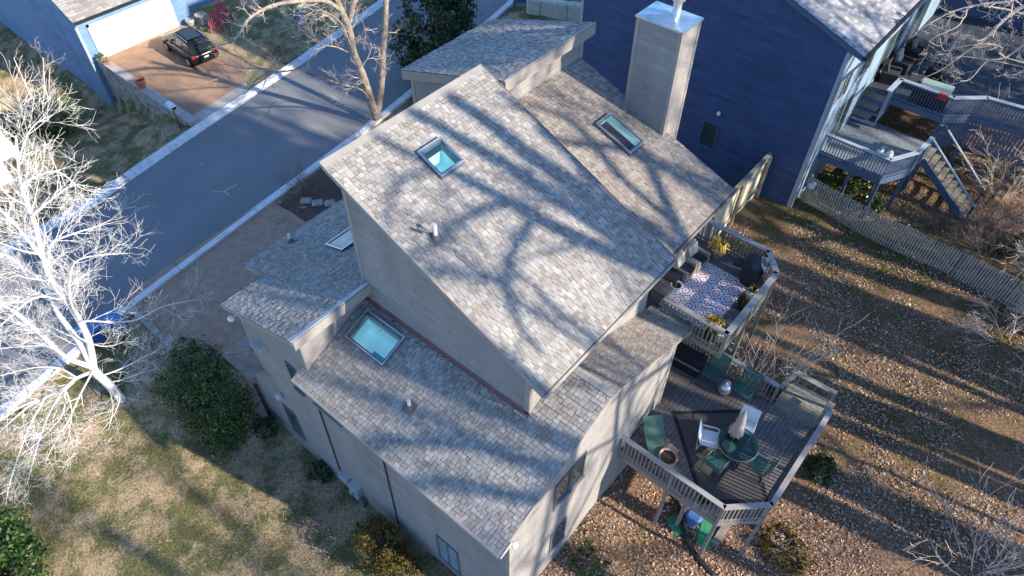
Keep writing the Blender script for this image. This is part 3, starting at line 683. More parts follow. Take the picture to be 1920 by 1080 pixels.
D = thing('deck', 'lower grey timber deck with railings behind the house, patio table in its middle', 'deck', (2.2, 8, 4.15))
ZL = 4.15
poly = [(.0,5.78),(3.5,5.78),(4.45,6.7),(4.45,11.4),(2.9,11.4),(2.9,10.5),(.0,10.5)]
fb = MB(); floorboards(fb, [(.0,5.8),(3.48,5.8),(4.42,6.72),(4.42,10.48),(.0,10.48)], ZL, PI/2); floorboards(fb, [(-1.4,8.2),(-.005,8.2),(-.005,10.48),(-1.4,10.48)], ZL, PI/2)
obj('floor', fb, 'wood', D)
bb = MB(); bb.box((.02,5.84,ZL-.26),(3.4,10.4,ZL-.2)); bb.box((3.42,6.8,ZL-.26),(4.35,10.4,ZL-.2))
for y in (6.5,7.5,8.5,9.5): bb.box((.03,y,ZL-.19),(4.35,y+.05,ZL-.04))
obj('joists', bb, 'trim_dark', D)
RL = [((.0,5.72),(3.48,5.72)),((3.48,5.72),(4.47,6.68)),((4.47,6.68),(4.47,10.7)),((-.8,10.5),(2.78,10.55))]
for p, q in RL: railing(D, p, q, 5.1, ZL)
for p, q in RL[:3]: rim(D, p, q, ZL)
rim(D, (-.8,10.5), (4.4,10.5), ZL)
for x,y in ((3.48,5.72),(4.47,6.68),(1.8,5.74),(4.47,8.6),(2.8,10.55)): post(D, x, y, tz(x,y)-.2, 5.06, .1)
post(D, 2.4, 6.1, tz(2.4,6.1)-.2, 4.0, .12); post(D, .2, 10.5, 1.5, 5.06, .1)
# landing and steps at the yard end
m = MB()
for i in range(9): m.box((2.9,10.58+i*.135,3.92),(4.4,10.58+i*.135+.12,3.95), rnd.random())
obj('landing', m, 'oldwood', D)
m = MB(); m.bar((2.86,10.6,5.0),(3.0,11.6,4.85),.14,.05); m.bar((3.0,11.62,4.85),(4.35,11.8,4.7),.2,.06); m.bar((4.38,10.6,4.5),(4.38,11.6,4.45),.22,.06); obj('landing_rail', m, 'oldwood', D)
for x,y in ((2.9,11.55),(4.3,11.7),(4.38,10.7)): post(D, x, y, 1.3, 4.85, .1, 'oldwood')
st = MB()
for i in range(8): st.box((2.95,11.72+i*.26,3.7-i*.27),(4.3,11.72+i*.26+.27,3.74-i*.27))
st.bar((2.93,11.7,3.7),(2.93,13.8,1.6),.05,.25); st.bar((4.32,11.7,3.7),(4.32,13.8,1.6),.05,.25); obj('stairs', st, 'oldwood', D)

UD = thing('deck', 'upper timber deck with patterned rug, tucked beside the right roof', 'deck', (-.3, 11, 6.65))
ZU = 6.65
fb = MB(); floorboards(fb, [(-2.33,9.3),(.9,9.3),(.98,9.6),(.98,12.4),(.3,13.25),(-2.33,13.25)], ZU, 0); obj('floor', fb, 'wood', UD)
RU = [((-1.2,9.28),(.98,9.28)),((.98,9.28),(.98,12.55)),((.98,12.55),(.33,13.3)),((.33,13.3),(-2.3,13.3))]
for p, q in RU: railing(UD, p, q, 7.55, ZU, ('oldwood','woodcap'), sp=.13, capw=.2); rim(UD, p, q, ZU, .24, 'oldwood')
for x,y in ((.98,9.28),(.98,12.55),(.33,13.3),(-1.3,13.3),(-.1,9.28)): post(UD, x, y, (6.38 if y < 10.4 else tz(x,y)-.2), 7.5, .11, 'oldwood')
post(UD, .98, 11, 1.5, 7.5, .11, 'oldwood')
m = MB(); m.bar((-1.3,9.2,6.98),(-.35,9.2,6.98),.22,.05); m.bar((-1.3,9.24,7.3),(-.3,9.24,7.3),.18,.04); obj('bench_ledge', m, 'woodcap', UD)

# ------------------------------------------------------------------ furniture templates
def patio_chair(label, frame, sling, loc, rz, cat='chair', name='patio_chair', group=None, bh=.92, w=.56, tilt=.16):
    t = thing(name, label, cat, loc, rz, group); h = w/2     # faces +x
    m = MB(); r = .016
    for s in (-1, 1):
        y = s*h
        m.tube([(.26,y,0),(.24,y,.42),(-.24,y,.40),(-.24-tilt,y,bh)], r, 6)
        m.tube([(-.30,y,0),(-.24,y,.40)], r, 6)
        m.tube([(.25,y,.42),(.25,y,.62),(.1,y,.66),(-.28,y,.64)], r*1.2, 6)
    m.tube([(-.24-tilt,-h,bh),(-.24-tilt,h,bh)], r, 6); m.tube([(.25,-h,.42),(.25,h,.42)], r, 6); m.tube([(-.24,-h,.40),(-.24,h,.40)], r, 6); m.tube([(-.3,-h,.02),(-.3,h,.02)], r*.7, 6)
    obj('frame', m, frame, t, local=True)
    m = MB(); m.bar((.25,0,.425),(-.22,0,.405),w-.02,.018); obj('seat', m, sling, t, local=True)
    m = MB(); m.bar((-.245,0,.45),(-.235-tilt,0,bh-.01),w-.02,.018,up=(1,0,.2)); obj('backrest', m, sling, t, local=True)
    return t
ang = lambda a, b: math.atan2(b[1]-a[1], b[0]-a[0])
TB = (2.78, 7.95)
patio_chair('white metal armchair nearest the house wall, tucked at the green table', 'whitemetal', 'whitemetal', (1.98,7.72,ZL+.03), ang((1.98,7.72),TB)+.1)
patio_chair('white metal armchair behind the folded beige parasol', 'whitemetal', 'whitemetal', (2.62,8.85,ZL+.03), ang((2.62,8.85),TB)+.0)
patio_chair('green metal armchair on the near side of the round table', 'green', 'greenmesh', (2.55,7.12,ZL+.03), ang((2.55,7.12),TB)+.15)
patio_chair('green metal armchair on the far right side of the round table, in shade', 'green', 'greenmesh', (3.62,7.92,ZL+.03), ang((3.62,7.92),TB))
patio_chair('green high-back armchair by the long rail, next to the black storage chest', 'green', 'greenmesh', (.85,10.0,ZL), -PI/2+.05, bh=1.08, w=.62)
patio_chair('green high-back armchair by the long rail, right of the silver urn', 'green', 'greenmesh', (1.95,10.1,ZL), -PI/2-.08, bh=1.08, w=.62)
T = thing('patio_table', 'round green glass patio table on the lower deck', 'table', (TB[0],TB[1],ZL+.03))
m = MB(); m.lathe([(.60,.70),(.60,.712)], 0, 0, 32); obj('tabletop', m, 'tableglass', T, local=True)
m = MB(); m.tube([(.61*math.cos(a*PI/16),.61*math.sin(a*PI/16),.705) for a in range(33)], .018, 6, cap=False); obj('edge_ring', m, 'green', T, local=True)
for k in range(4):
    a = PI/4+k*PI/2; m = MB(); m.tube([(.5*math.cos(a),.5*math.sin(a),0),(.35*math.cos(a),.35*math.sin(a),.35),(.52*math.cos(a),.52*math.sin(a),.69)], .018, 6); obj('leg', m, 'green', T, local=True)
U_ = thing('patio_umbrella', 'folded beige patio parasol standing through the green table', 'umbrella', (2.55,8.12,ZL+.03))
m = MB(); m.tube([(0,0,0),(0,0,2.05)], .022, 8); m.lathe([(.22,0),(.22,.05),(.05,.09)], 0, 0, 16); obj('pole', m, 'metal', U_, local=True)
m = MB(); pr_ = [(.17,.82),(.2,.95),(.16,1.2),(.10,1.4),(.13,1.5),(.09,1.8),(.03,2.08)]; vs = []
for r_, z in pr_:
    for j in range(20): a = 2*PI*j/20; k = r_*(1+.22*(-1)**j); vs.append((k*math.cos(a), k*math.sin(a), z))
m.add(vs, [(i*20+j, i*20+(j+1)%20, (i+1)*20+(j+1)%20, (i+1)*20+j) for i in range(6) for j in range(20)]+[tuple(range(120,140))]); obj('canopy', m, 'umbrella', U_, local=True, smooth=True)
# rug with black border on the lower deck
def quad_rug(name, pts, z, b, outer, inner, label):
    t = thing(name, label, 'rug', (pts[0][0],pts[0][1],z)); m = MB(); m.prism(pts, z, z+.008); obj('border', m, outer, t)
    c = Vector((sum(p[0] for p in pts)/4, sum(p[1] for p in pts)/4)); q = []
    n = len(pts)
    P = [Vector(p) for p in pts]
    for i in range(n):
        e1 = (P[i]-P[i-1]).normalized(); e2 = (P[(i+1)%n]-P[i]).normalized(); v = P[i]+(e2-e1).normalized()*b*1.41
        q.append((v.x, v.y))
    m = MB(); m.prism(q, z+.004, z+.013); obj('field', m, inner, t); return t
quad_rug('rug', [(.47,8.08),(2.85,5.88),(4.38,7.24),(2.29,9.74)], ZL+.004, .13, 'rugblack', 'ruginner', 'charcoal rug with wide black border under the patio table')
m = MB(); m.box((-.86,-1.36,0),(.86,1.36,.01)); o = obj('rug', m, 'rug', None); o.location = (-.52,11.05,ZU+.006); o.rotation_euler = (0,0,.0); tag(o, 'pale lilac outdoor rug with dark red medallion pattern on the upper deck', 'rug')
# chaise: light mesh lounger seen by the house wall
t = thing('sun_lounger', 'green mesh sun lounger beside the house wall on the lower deck', 'sun lounger', (.75,6.6,ZL), ang((.25,7.1),(1.2,6.2)))
m = MB(); m.bar((-.2,0,.34),(.72,0,.32),.6,.02); obj('seat', m, 'greenmesh', t, local=True)
m = MB(); m.bar((-.2,0,.35),(-.72,0,.72),.6,.02); obj('backrest', m, 'greenmesh', t, local=True)
m = MB()
for s in (-.31,.31): m.tube([(-.74,s,.74),(-.2,s,.34),(.74,s,.32)], .018, 6); m.tube([(.6,s,.32),(.65,s,0)], .018, 6); m.tube([(-.3,s,.36),(-.38,s,0)], .018, 6)
obj('frame', m, 'green', t, local=True)
def pot(name, label, cat, loc, prof, mat, soil=None, rim=None):
    t = thing(name, label, cat, loc); m = MB(); m.lathe(prof, 0, 0, 20); obj('bowl', m, mat, t, local=True, smooth=False)
    if soil: m = MB(); m.lathe([(soil[0]*.3,soil[1]),(soil[0],soil[1]+.006)], 0, 0, 18); obj('soil', m, 'soil', t, local=True)
    return t
pot('planter', 'low white bowl planter with brown rim by the lower deck front rail', 'planter', (1.32,6.38,ZL), [(.16,0),(.26,.2),(.30,.36),(.31,.40),(.27,.40),(.24,.33)], 'cushion', (.25,.335))
m = MB(); m.tube([(.29*math.cos(a*PI/12),.29*math.sin(a*PI/12),.41) for a in range(25)], .022, 6, cap=False); 
for o in list(col.objects):
    if o.name.startswith('planter') and o.type == 'EMPTY': obj('rim', m, 'terracotta', o, local=True)
t = thing('urn', 'rounded silver urn between the two green high-back chairs', 'urn', (1.40,9.85,ZL)); m = MB(); m.lathe([(.12,0),(.2,.12),(.24,.28),(.2,.42),(.14,.5)], 0, 0, 20); obj('body', m, 'metal', t, local=True, smooth=True)
m = MB(); m.lathe([(.15,.5),(.17,.52),(.06,.57),(.02,.62)], 0, 0, 16); obj('lid', m, 'metal', t, local=True)
t = thing('storage_chest', 'black deck storage chest with grey lid edge under the upper deck', 'chest', (-.15,10.02,ZL), .07)
m = MB(); m.rbox((-.55,-.3,0),(.55,.3,.5), .03); obj('body', m, 'black', t, local=True)
m = MB(); m.box((-.58,-.34,.5),(.58,-.18,.56)); m.rbox((-.58,-.17,.5),(.58,.34,.60), .03); obj('lid', m, 'darkwicker', t, local=True)
m = MB(); m.box((-.57,-.35,.44),(.57,-.305,.52)); obj('lid_trim', m, 'wicker', t, local=True)
# ---- upper deck furniture
def wicker_chair(label, loc, rz, mats=('wicker','cushion','darkcushion')):
    t = thing('wicker_armchair', label, 'armchair', loc, rz)
    m = MB(); m.rbox((-.38,-.38,0),(.38,.38,.3), .03); obj('base', m, mats[0], t, local=True)
    for s in (-1, 1):
        m = MB(); m.rbox((-.38,s*.36-.07,.0),(.38,s*.36+.07,.56), .03); obj('arm', m, mats[0], t, local=True)
    m = MB(); m.bar((-.34,0,.28),(-.46,0,.85),.78,.1,up=(1,0,0)); obj('back_frame', m, mats[0], t, local=True)
    m = MB(); m.rbox((-.28,-.28,.3),(.37,.28,.43), .04); obj('seat_cushion', m, mats[2], t, local=True)
    m = MB(); m.bar((-.2,0,.42),(-.34,0,.88),.56,.14,up=(1,0,0)); obj('back_cushion', m, mats[1], t, local=True)
    return t
wicker_chair('wicker armchair with cream back cushion nearest the corner planter on the upper deck', (-1.55,12.05,ZU), -.05).scale = (.82,.82,.88)
wicker_chair('wicker armchair with cream back cushion in the middle of the upper deck wall', (-1.62,11.35,ZU), .0).scale = (.82,.82,.88)
t = thing('side_table', 'dark low side table against the wall of the upper deck', 'table', (-1.75,10.72,ZU)); m = MB(); m.box((-.3,-.3,.4),(.3,.3,.44)); obj('top', m, 'black', t, local=True); m = MB()
for a in (-.26,.26):
    for b in (-.26,.26): m.box((a-.02,b-.02,0),(a+.02,b+.02,.4))
obj('legs', m, 'black', t, local=True)
pot('flower_pot', 'pale glazed flower pot on the upper deck beside the dark side table', 'pot', (-1.42,10.55,ZU), [(.13,0),(.19,.25),(.21,.3),(.17,.3),(.15,.22)], 'mailbox', (.16,.23))
t = thing('ottoman', 'low brown wicker ottoman at the near end of the upper deck wall', 'ottoman', (-1.62,10.0,ZU)); m = MB(); m.rbox((-.3,-.3,0),(.3,.3,.36), .04); obj('base', m, 'wicker', t, local=True); m = MB(); m.rbox((-.28,-.28,.36),(.28,.28,.44), .04); obj('cushion', m, 'wood', t, local=True)
t = thing('kettle_grill', 'barbecue grill under a navy and grey cover in the upper deck corner', 'grill', (.22,12.55,ZU))
m = MB(); m.lathe([(.32,.0),(.35,.4),(.37,.8),(.34,.98),(.24,1.1),(.1,1.15)], 0, 0, 14); obj('cover', m, 'cover', t, local=True, smooth=True)
m = MB(); m.add([(.47,-.2,.55),(.44,.3,.6),(.3,.32,1.02),(.12,.1,1.17),(.26,-.2,1.09),(.43,-.24,.9)], [(0,1,2,3,4,5)]); m.bar((.3,-.1,.95),(.5,.1,.6),.3,.02); obj('cover_panel', m, 'covergrey', t, local=True)
m = MB(); m.rbox((-.62,-.2,.5),(-.36,.22,.62),.03); obj('side_shelf', m, 'cover', t, local=True)
# leafy pots
def leaves(mb, c, r, n, s0, s1, rng, shell=.5, flat=0, cb=0):
    for i in range(n):
        while True:
            d = Vector((rng.uniform(-1,1), rng.uniform(-1,1), rng.uniform(-1,1)))
            if .05 < d.length <= 1: break
        k = d.length; d.normalize(); k = shell+(1-shell)*k
        p = Vector(c)+Vector((d.x*r[0]*k, d.y*r[1]*k, d.z*r[2]*k))
        leaf(mb, p, rng.uniform(s0, s1), rng, d, rng.random()*.9+cb)
def leaf(mb, p, s, rng, out=None, c=.5, asp=.5):
    a = Vector((rng.gauss(0,1), rng.gauss(0,1), rng.gauss(0,1)))
    if out is not None: a += out*.8
    a.normalize(); b = a.orthogonal().normalized(); b = Quaternion(a, rng.uniform(0, 6.28)) @ b; w = a.cross(b)
    mb.add([p-b*s*.5, p+w*s*asp*.5, p+b*s*.5, p-w*s*asp*.5], [(0,1,2,3)], c)
def planted_pot(label, loc, prof, mat, fol, r, n, s, h):
    t = pot('potted_plant', label, 'potted plant', loc, prof, mat, (prof[2][0]*.85, prof[2][1]-.05)); g = random.Random(hash(label) % 999 if False else len(label)*7)
    m = MB()
    for i in range(n):
        a = g.uniform(0, 6.28); k = g.uniform(.2, 1); L = r*k
        p0 = Vector((0,0,prof[2][1]-.05)); p1 = Vector((L*math.cos(a)*.6, L*math.sin(a)*.6, h*g.uniform(.7,1))); p2 = Vector((L*math.cos(a), L*math.sin(a), h*g.uniform(.4,.9)))
        w = Vector((-math.sin(a), math.cos(a), 0))*s; c = g.random()
        m.add([p0, p1-w, p2, p1+w], [(0,1,2,3)], c)
    obj('foliage', m, fol, t, local=True); return t
planted_pot('potted plant with drooping yellow leaves in a basket by the upper deck far rail', (-1.15,12.8,ZU), [(.16,0),(.22,.3),(.24,.4),(.2,.4)], 'brownbark', 'yellowleaf', .5, 90, .03, .85)
planted_pot('bright yellow feathery plant hanging over the near rail of the upper deck', (.45,9.5,ZU), [(.14,0),(.2,.35),(.22,.55),(.18,.55)], 'black', 'yellowleaf', .42, 150, .04, .98)
planted_pot('striped pot with scraggly grey green stems by the outer rail of the upper deck', (.66,11.85,ZU), [(.14,0),(.2,.25),(.22,.35),(.18,.35)], 'limestone', 'leafolive', .35, 60, .015, .6)
planted_pot('second pot of thin dry stems beside the striped pot on the upper deck', (.62,11.3,ZU), [(.13,0),(.18,.22),(.2,.3),(.16,.3)], 'black', 'leafolive', .38, 60, .013, .55)
t = thing('patio_lantern', 'small silver lantern on the upper deck near outer corner', 'lantern', (.72,9.62,ZU+.0)); m = MB(); m.box((-.09,-.09,0),(.09,.09,.04)); m.box((-.1,-.1,.3),(.1,.1,.34)); m.lathe([(.1,.34),(.03,.44)], 0,0,8)
for a in (-.08,.08):
    for b in (-.08,.08): m.box((a-.012,b-.012,.04),(a+.012,b+.012,.3))
obj('frame', m, 'metal', t, local=True); m = MB(); m.lathe([(.05,.05),(.05,.2)],0,0,10); obj('candle', m, 'cushion', t, local=True)
# ---- clutter under the lower deck
def ribbed(pts, r):
    mb = MB(); P = [Vector(p) for p in pts]; out = []; rs = []
    for i in range(len(P)-1):
        n = max(2, int((P[i+1]-P[i]).length/.035))
        for k in range(n): out.append(P[i].lerp(P[i+1], k/n)); rs.append(r*(1 if len(rs)%2 else .86))
    mb.tube(out, rs, 10); return mb
def spline(pts, n=6):
    P = [Vector(p) for p in pts]; out = []
    for i in range(len(P)-1):
        a, b, c, d = P[max(i-1,0)], P[i], P[i+1], P[min(i+2,len(P)-1)]
        for k in range(n):
            t = k/n; out.append(.5*((2*b)+(-a+c)*t+(2*a-5*b+4*c-d)*t*t+(-a+3*b-3*c+d)*t**3))
    out.append(P[-1]); return out
def gp(x, y, h=0): return (x, y, tz(x, y)+h)
tag(obj('drain_pipe', ribbed(spline([(1.2,7.6,2.2), gp(1.9,7.0,.12), gp(2.3,6.45,.08), gp(2.75,6.0,.08), gp(3.3,5.68,.08), gp(3.85,5.55,.08), gp(4.15,5.5,.06)]), .085), 'black', smooth=True), 'black corrugated drain pipe curling out from under the lower deck', 'pipe')
m = MB(); z = tz(2.3,6.1); m.prism([(2.0,6.05),(2.6,5.75),(2.75,6.15),(2.3,6.6)], z+.02, z+.06); tag(obj('garden_mat', m, 'greentarp'), 'green plastic sheet lying left of the black drain pipe', 'sheet')
m = MB(); z = tz(3.3,6.4); m.prism([(2.95,6.9),(3.35,7.1),(3.62,6.1),(3.22,5.95)], z+.05, z+.09); m.box((3.0,6.2,z+.0),(3.4,6.9,z+.045)); tag(obj('garden_mat', m, 'greentarp'), 'bright green board lying right of the black drain pipe by the deck post', 'board')
t = thing('toy_slide', 'blue plastic lidded tub under the lower deck', 'tub', gp(2.72,6.55)); t.name = 'storage_tub'
m = MB(); m.lathe([(.2,0),(.26,.42)], 0,0,12); obj('body', m, 'bluebucket', t, local=True); m = MB(); m.lathe([(.29,.42),(.29,.46),(.2,.5)], 0,0,12); obj('lid', m, 'bluebucket', t, local=True)
m = MB(); z = tz(3.8,6.6); m.box((3.55,6.35,z+.02),(3.8,7.3,z+.14)); tag(obj('timber_sleeper', m, 'oldwood'), 'weathered timber sleeper on the ground beside the deck corner post', 'timber')

# ------------------------------------------------------------------ navy neighbour house
B = thing('house', 'navy blue sided house with white-grey roof and two level rear deck', 'house', (-6, 24, 2))
YB = 22.2; XB = -1.55
def zblue(x): return 10.3-.36*(x+1.0)
m = MB(); m.add([(-14,YB,-.5),(XB,YB,-.5),(XB,YB,zblue(XB)-.2),(-14,YB,zblue(-14)-.2),(-14,45,-.5),(XB,45,-.5),(XB,45,zblue(XB)-.2),(-14,45,zblue(-14)-.2)], [(0,1,2,3),(4,7,6,5),(0,3,7,4)])
obj('wall', m, 'blue', B)
m = MB(); m.box((XB-.3,YB+.002,-.3),(XB,45,zblue(XB)-.25)); obj('wall', m, siding('pale_rear_siding', (.22,.32,.42), .2, .05), B)
f = MB(); slab(f, -15, -1.0, YB-.12, 45, lambda x,y: zblue(x), .22); obj('fascia', f, 'bluetrim2', B)
m = MB(); shingles(m, (-.98,0,zblue(-.98)), (0,1,0), (-1,0,.36), 14.5, lambda v: [(YB-.14,36.0)], e=.16, seed=21, wmin=.2, wmax=.4); obj('roof', m, 'shingle_blue', B)
m = MB(); m.box((-1.02,YB-.12,zblue(-1)-.16),(-.86,45,zblue(-1)-.03)); obj('gutter', m, 'black', B)
m = MB(); m.box((XB-.11,YB-.02,.2),(XB+.02,YB+.1,zblue(XB)-.3)); obj('corner_board', m, 'bluetrim', B)
m = MB(); m.box((-14.02,YB-.02,-.5),(-13.88,YB+.1,zblue(-14)-.3)); obj('corner_board', m, 'bluetrim', B)
m = MB(); m.tube([(-.95,YB-.02,zblue(-1)-.2),(-1.3,YB+.02,9.4),(-1.48,YB+.06,9.0),(-1.48,YB+.06,2.4)], .05, 8); obj('downspout', m, 'bluetrim', B)
window(B, 'y', YB, -6.55, -5.85, 3.6, 4.9, -1, frame='bluetrim2')
m = MB(); m.ellipsoid((-5.95,YB-.08,5.55),(.09,.08,.12)); obj('wall_lamp', m, 'white', B)
m = MB(); m.box((-12.0,YB-.25,3.9),(-11.6,YB,4.1)); obj('vent_hood', m, 'grey', B)
for a0,a1,z0,z1 in ((24.2,26.0,4.6,6.75),(28.5,31.0,6.0,8.2),(32.0,34.5,6.0,8.2),(23.0,23.9,7.6,8.9),(25.2,26.6,7.6,8.9)):
    window(B, 'x', XB, a0, a1, z0, z1, 1, frame='bluetrim', mull=((a0+a1)/2,), sill=False)
# projecting wing far right
m = MB(); m.box((XB,38.5,1),(5.5,45,9)); obj('wall', m, 'blue', B)
window(B, 'y', 38.5, .2, 1.0, 6.3, 8.3, -1, frame='bluetrim', sill=False); window(B, 'y', 38.5, 2.6, 4.2, 6.3, 8.3, -1, frame='bluetrim', sill=False)
BD = thing('deck', 'navy and grey two level deck behind the blue house, stairs running down to leaves', 'deck', (1, 26, 4.5))
ZB = 4.5; ZC = 5.9
fb = MB(); floorboards(fb, [(XB,24.0),(1.25,24.0),(1.97,25.3),(2.1,26.8),(2.1,27.9),(XB,27.9)], ZB, PI/2+.6); obj('floor', fb, plain('grey_blue_deck', (.22,.26,.30), .7, .3, 6), BD)
fb = MB(); floorboards(fb, [(XB,27.9),(2.0,27.9),(3.1,28.9),(7.5,29.6),(7.5,38.4),(XB,38.4)], ZC, 0); obj('floor', fb, plain('navy_deck', (.04,.052,.07), .7, .4, 3), BD)
mt = ('bluetrim2','bluetrim')
for p, q in (((XB,23.97),(1.27,23.97)),((1.27,23.97),(2.0,25.3)),((2.0,25.3),(2.1,26.75))): railing(BD, p, q, 5.5, ZB, mt, capw=.2); rim(BD, p, q, ZB, .32, 'bluetrim2')
railing(BD, (2.1,28.25), (2.1,27.95), 5.5, ZB, mt); rim(BD, (2.1,26.75), (2.1,28.0), ZB, .3, 'bluetrim2')
for p, q in (((-.3,27.9),(2.0,27.93)),((2.0,27.93),(3.1,28.9)),((3.1,28.9),(7.5,29.6)),((-.3,27.9),(-.35,26.6))): railing(BD, p, q, 6.9, ZC if q[1] > 27 else 5.4, mt, capw=.22, drop=.4)
m = MB()
for (p, q) in (((-.3,27.9),(2.0,27.93)),((2.0,27.93),(3.1,28.9)),((3.1,28.9),(7.5,29.6))):
    L = math.hypot(q[0]-p[0], q[1]-p[1])
    for i in range(int(L/.16)):
        t_ = i*.16/L; x = p[0]+(q[0]-p[0])*t_; y = p[1]+(q[1]-p[1])*t_
        if p[0] > 1.9: m.box((x-.05,y-.015,4.3),(x+.05,y+.015,5.8))
    m.bar((p[0],p[1],5.75),(q[0],q[1],5.75),.05,.28)
obj('skirting', m, 'bluetrim2', BD)
for x,y,z in ((1.25,24.05,4.2),(1.95,25.3,4.2),(2.05,26.8,5.4),(2.05,28.1,5.4),(.0,24.05,4.2),(3.1,28.95,5.6),(5.5,29.4,5.6)): post(BD, x, y, tz(x,y)-.2, z, .14, 'bluetrim2')
s_ = MB()
for i in range(3): s_.box((XB+.05,26.95+i*.3,ZB+.35*(i+1)-.05),(-.35,27.27+i*.3,ZB+.35*(i+1)))
obj('steps', s_, 'bluetrim2', BD)
ss = MB(); ss.bar((2.15,26.85,4.25),(5.15,26.85,1.95),.05,.3); ss.bar((2.15,28.25,4.25),(5.15,28.25,1.95),.05,.3); SO = obj('stairs', ss, 'bluetrim2', BD)
for i in range(10):
    x = 2.15+i*.3; z = ZB-.23*(i+1); m = MB(); m.box((x,26.87,z-.04),(x+.27,28.23,z)); obj('tread', m, 'oldwood', SO)
m = MB(); m.bar((2.1,26.8,5.45),(5.0,26.8,3.1),.12,.05); m.bar((2.1,28.3,5.45),(5.0,28.3,3.1),.12,.05)
obj('handrail', m, 'bluetrim', SO)
m = MB()
for y in (26.8,28.3): m.box((4.92,y-.05,1.9),(5.02,y+.05,3.1))
obj('newel_post', m, 'bluetrim2', SO)
wicker_chair('dark wicker armchair nearest the steps on the blue house upper deck', (-1.0,29.3,ZC), .2, ('darkwicker',)*2+('darkcushion',))
wicker_chair('dark wicker armchair with a pale green cushion edge against the blue house glass', (-.9,30.6,ZC), 0, ('darkwicker','covergrey','darkcushion'))
wicker_chair('dark wicker armchair farthest from the steps on the blue house upper deck', (-.8,32.1,ZC), -.2, ('darkwicker',)*2+('darkcushion',))
wicker_chair('dark wicker armchair facing the blue house on its upper deck', (.6,31.2,ZC), PI-.1, ('darkwicker',)*2+('darkcushion',))
t = thing('coffee_table', 'low dark square table between the wicker armchairs of the blue house deck', 'table', (.15,29.6,ZC)); m = MB(); m.rbox((-.4,-.4,.0),(.4,.4,.42), .03); obj('top', m, 'darkwicker', t, local=True)
t = thing('gas_grill', 'long gas grill with pale green lid at the deck rail of the blue house', 'grill', (1.05,28.4,ZC), .1)
m = MB(); m.box((-.75,-.28,.1),(.75,.28,.85)); obj('cart', m, 'black', t, local=True); m = MB(); m.add([(-.55,-.3,.86),(.75,-.3,.86),(.75,.3,.86),(-.55,.3,.86),(-.55,-.18,1.08),(.75,-.18,1.08),(.75,.2,1.1),(-.55,.2,1.1)], [(0,1,5,4),(1,2,6,5),(2,3,7,6),(3,0,4,7),(4,5,6,7)]); obj('lid', m, plain('pale_green_lid', (.35,.46,.40), .4, .08, 3), t, local=True)
m = MB(); m.tube([(-.5,-.36,.95),(.7,-.36,.95)], .02, 6); obj('handle', m, 'metal', t, local=True)
t = thing('towel', 'red cloth hanging on the upper rail of the blue house deck', 'cloth', (1.6,27.83,6.6)); m = MB()
m.box((-.2,-.05,.08),(.2,-.03,.33)); m.box((-.2,-.05,.33),(.2,.1,.345)); obj('cloth', m, 'red', t, local=True)
for lab, x, y, mt_ in (('teal topped pot standing on the blue deck corner rail', .75, 24.0, 'mailbox'), ('round white pot standing on the blue deck corner rail', 1.13, 24.03, 'white')):
    t = thing('rail_pot', lab, 'pot', (x,y,5.52)); m = MB(); m.lathe([(.08,0),(.13,.1),(.14,.2),(.1,.27)], 0,0,14); obj('body', m, mt_, t, local=True); m = MB(); m.lathe([(.1,.27),(.12,.3),(.03,.36)],0,0,12); obj('lid', m, 'teal' if mt_ == 'mailbox' else 'cushion', t, local=True)
t = thing('statue', 'small pale dog figure standing at the blue house corner under its deck', 'statue', (-1.15,23.0,3.2)); t.name = 'garden_ornament'; t['label'] = 'white garden ornament mounted at the foot of the blue house corner'
m = MB(); m.box((-.03,-.03,-.9),(.03,.03,.0)); obj('stake', m, 'yellowpaint', t, local=True); m = MB(); m.ellipsoid((0,0,.15),(.18,.12,.16)); m.ellipsoid((.1,0,.34),(.1,.09,.1)); obj('body', m, 'white', t, local=True)

# ------------------------------------------------------------------ fences
def picket_run(x0, x1, yf, h, z_of, label, posts, extra=None):
    t = thing('picket_fence', label, 'fence', (x0, yf, z_of(x0, yf)))
    m = MB(); x = x0; g = random.Random(9)
    while x < x1:
        z = z_of(x, yf); hh = h+g.uniform(-.03,.03); lean = g.uniform(-.012,.012)
        m.add([(x,yf-.01,z-.05),(x+.065,yf-.01,z-.05),(x+.065+lean,yf-.01,z+hh-.06),(x+.032+lean,yf-.01,z+hh),(x+lean,yf-.01,z+hh-.06),
               (x,yf+.01,z-.05),(x+.065,yf+.01,z-.05),(x+.065+lean,yf+.01,z+hh-.06),(x+.032+lean,yf+.01,z+hh),(x+lean,yf+.01,z+hh-.06)],
              [(0,1,2,3,4),(9,8,7,6,5),(0,5,6,1),(1,6,7,2),(2,7,8,3),(3,8,9,4),(4,9,5,0)], g.random()); x += .115
    obj('pickets', m, 'picket', t)
    for k in (.25, h-.3):
        m = MB(); n = 14
        for i in range(n):
            a = x0+(x1-x0)*i/n; b = x0+(x1-x0)*(i+1)/n; m.bar((a,yf+.035,z_of(a,yf)+k),(b,yf+.035,z_of(b,yf)+k),.04,.08)
        obj('rail', m, 'oldwood', t)
    for px in posts:
        m = MB(); z = z_of(px, yf); m.box((px-.05,yf+.03,z-.2),(px+.05,yf+.13,z+h+.05)); obj('post', m, 'oldwood', t)
picket_run(-1.35, 4.45, 23.05, 1.45, tz, 'silvery picket fence starting at the navy house corner', (-1.3, .6, 3.2))
t = thing('picket_gate', 'picket gate with diagonal brace in the silvery fence line', 'gate', (4.5,23.05,tz(4.5,23.05)))
m = MB()
for i in range(9): x = 4.52+i*.115; m.box((x,23.04,tz(x,23)+.08),(x+.065,23.06,tz(x,23)+1.42))
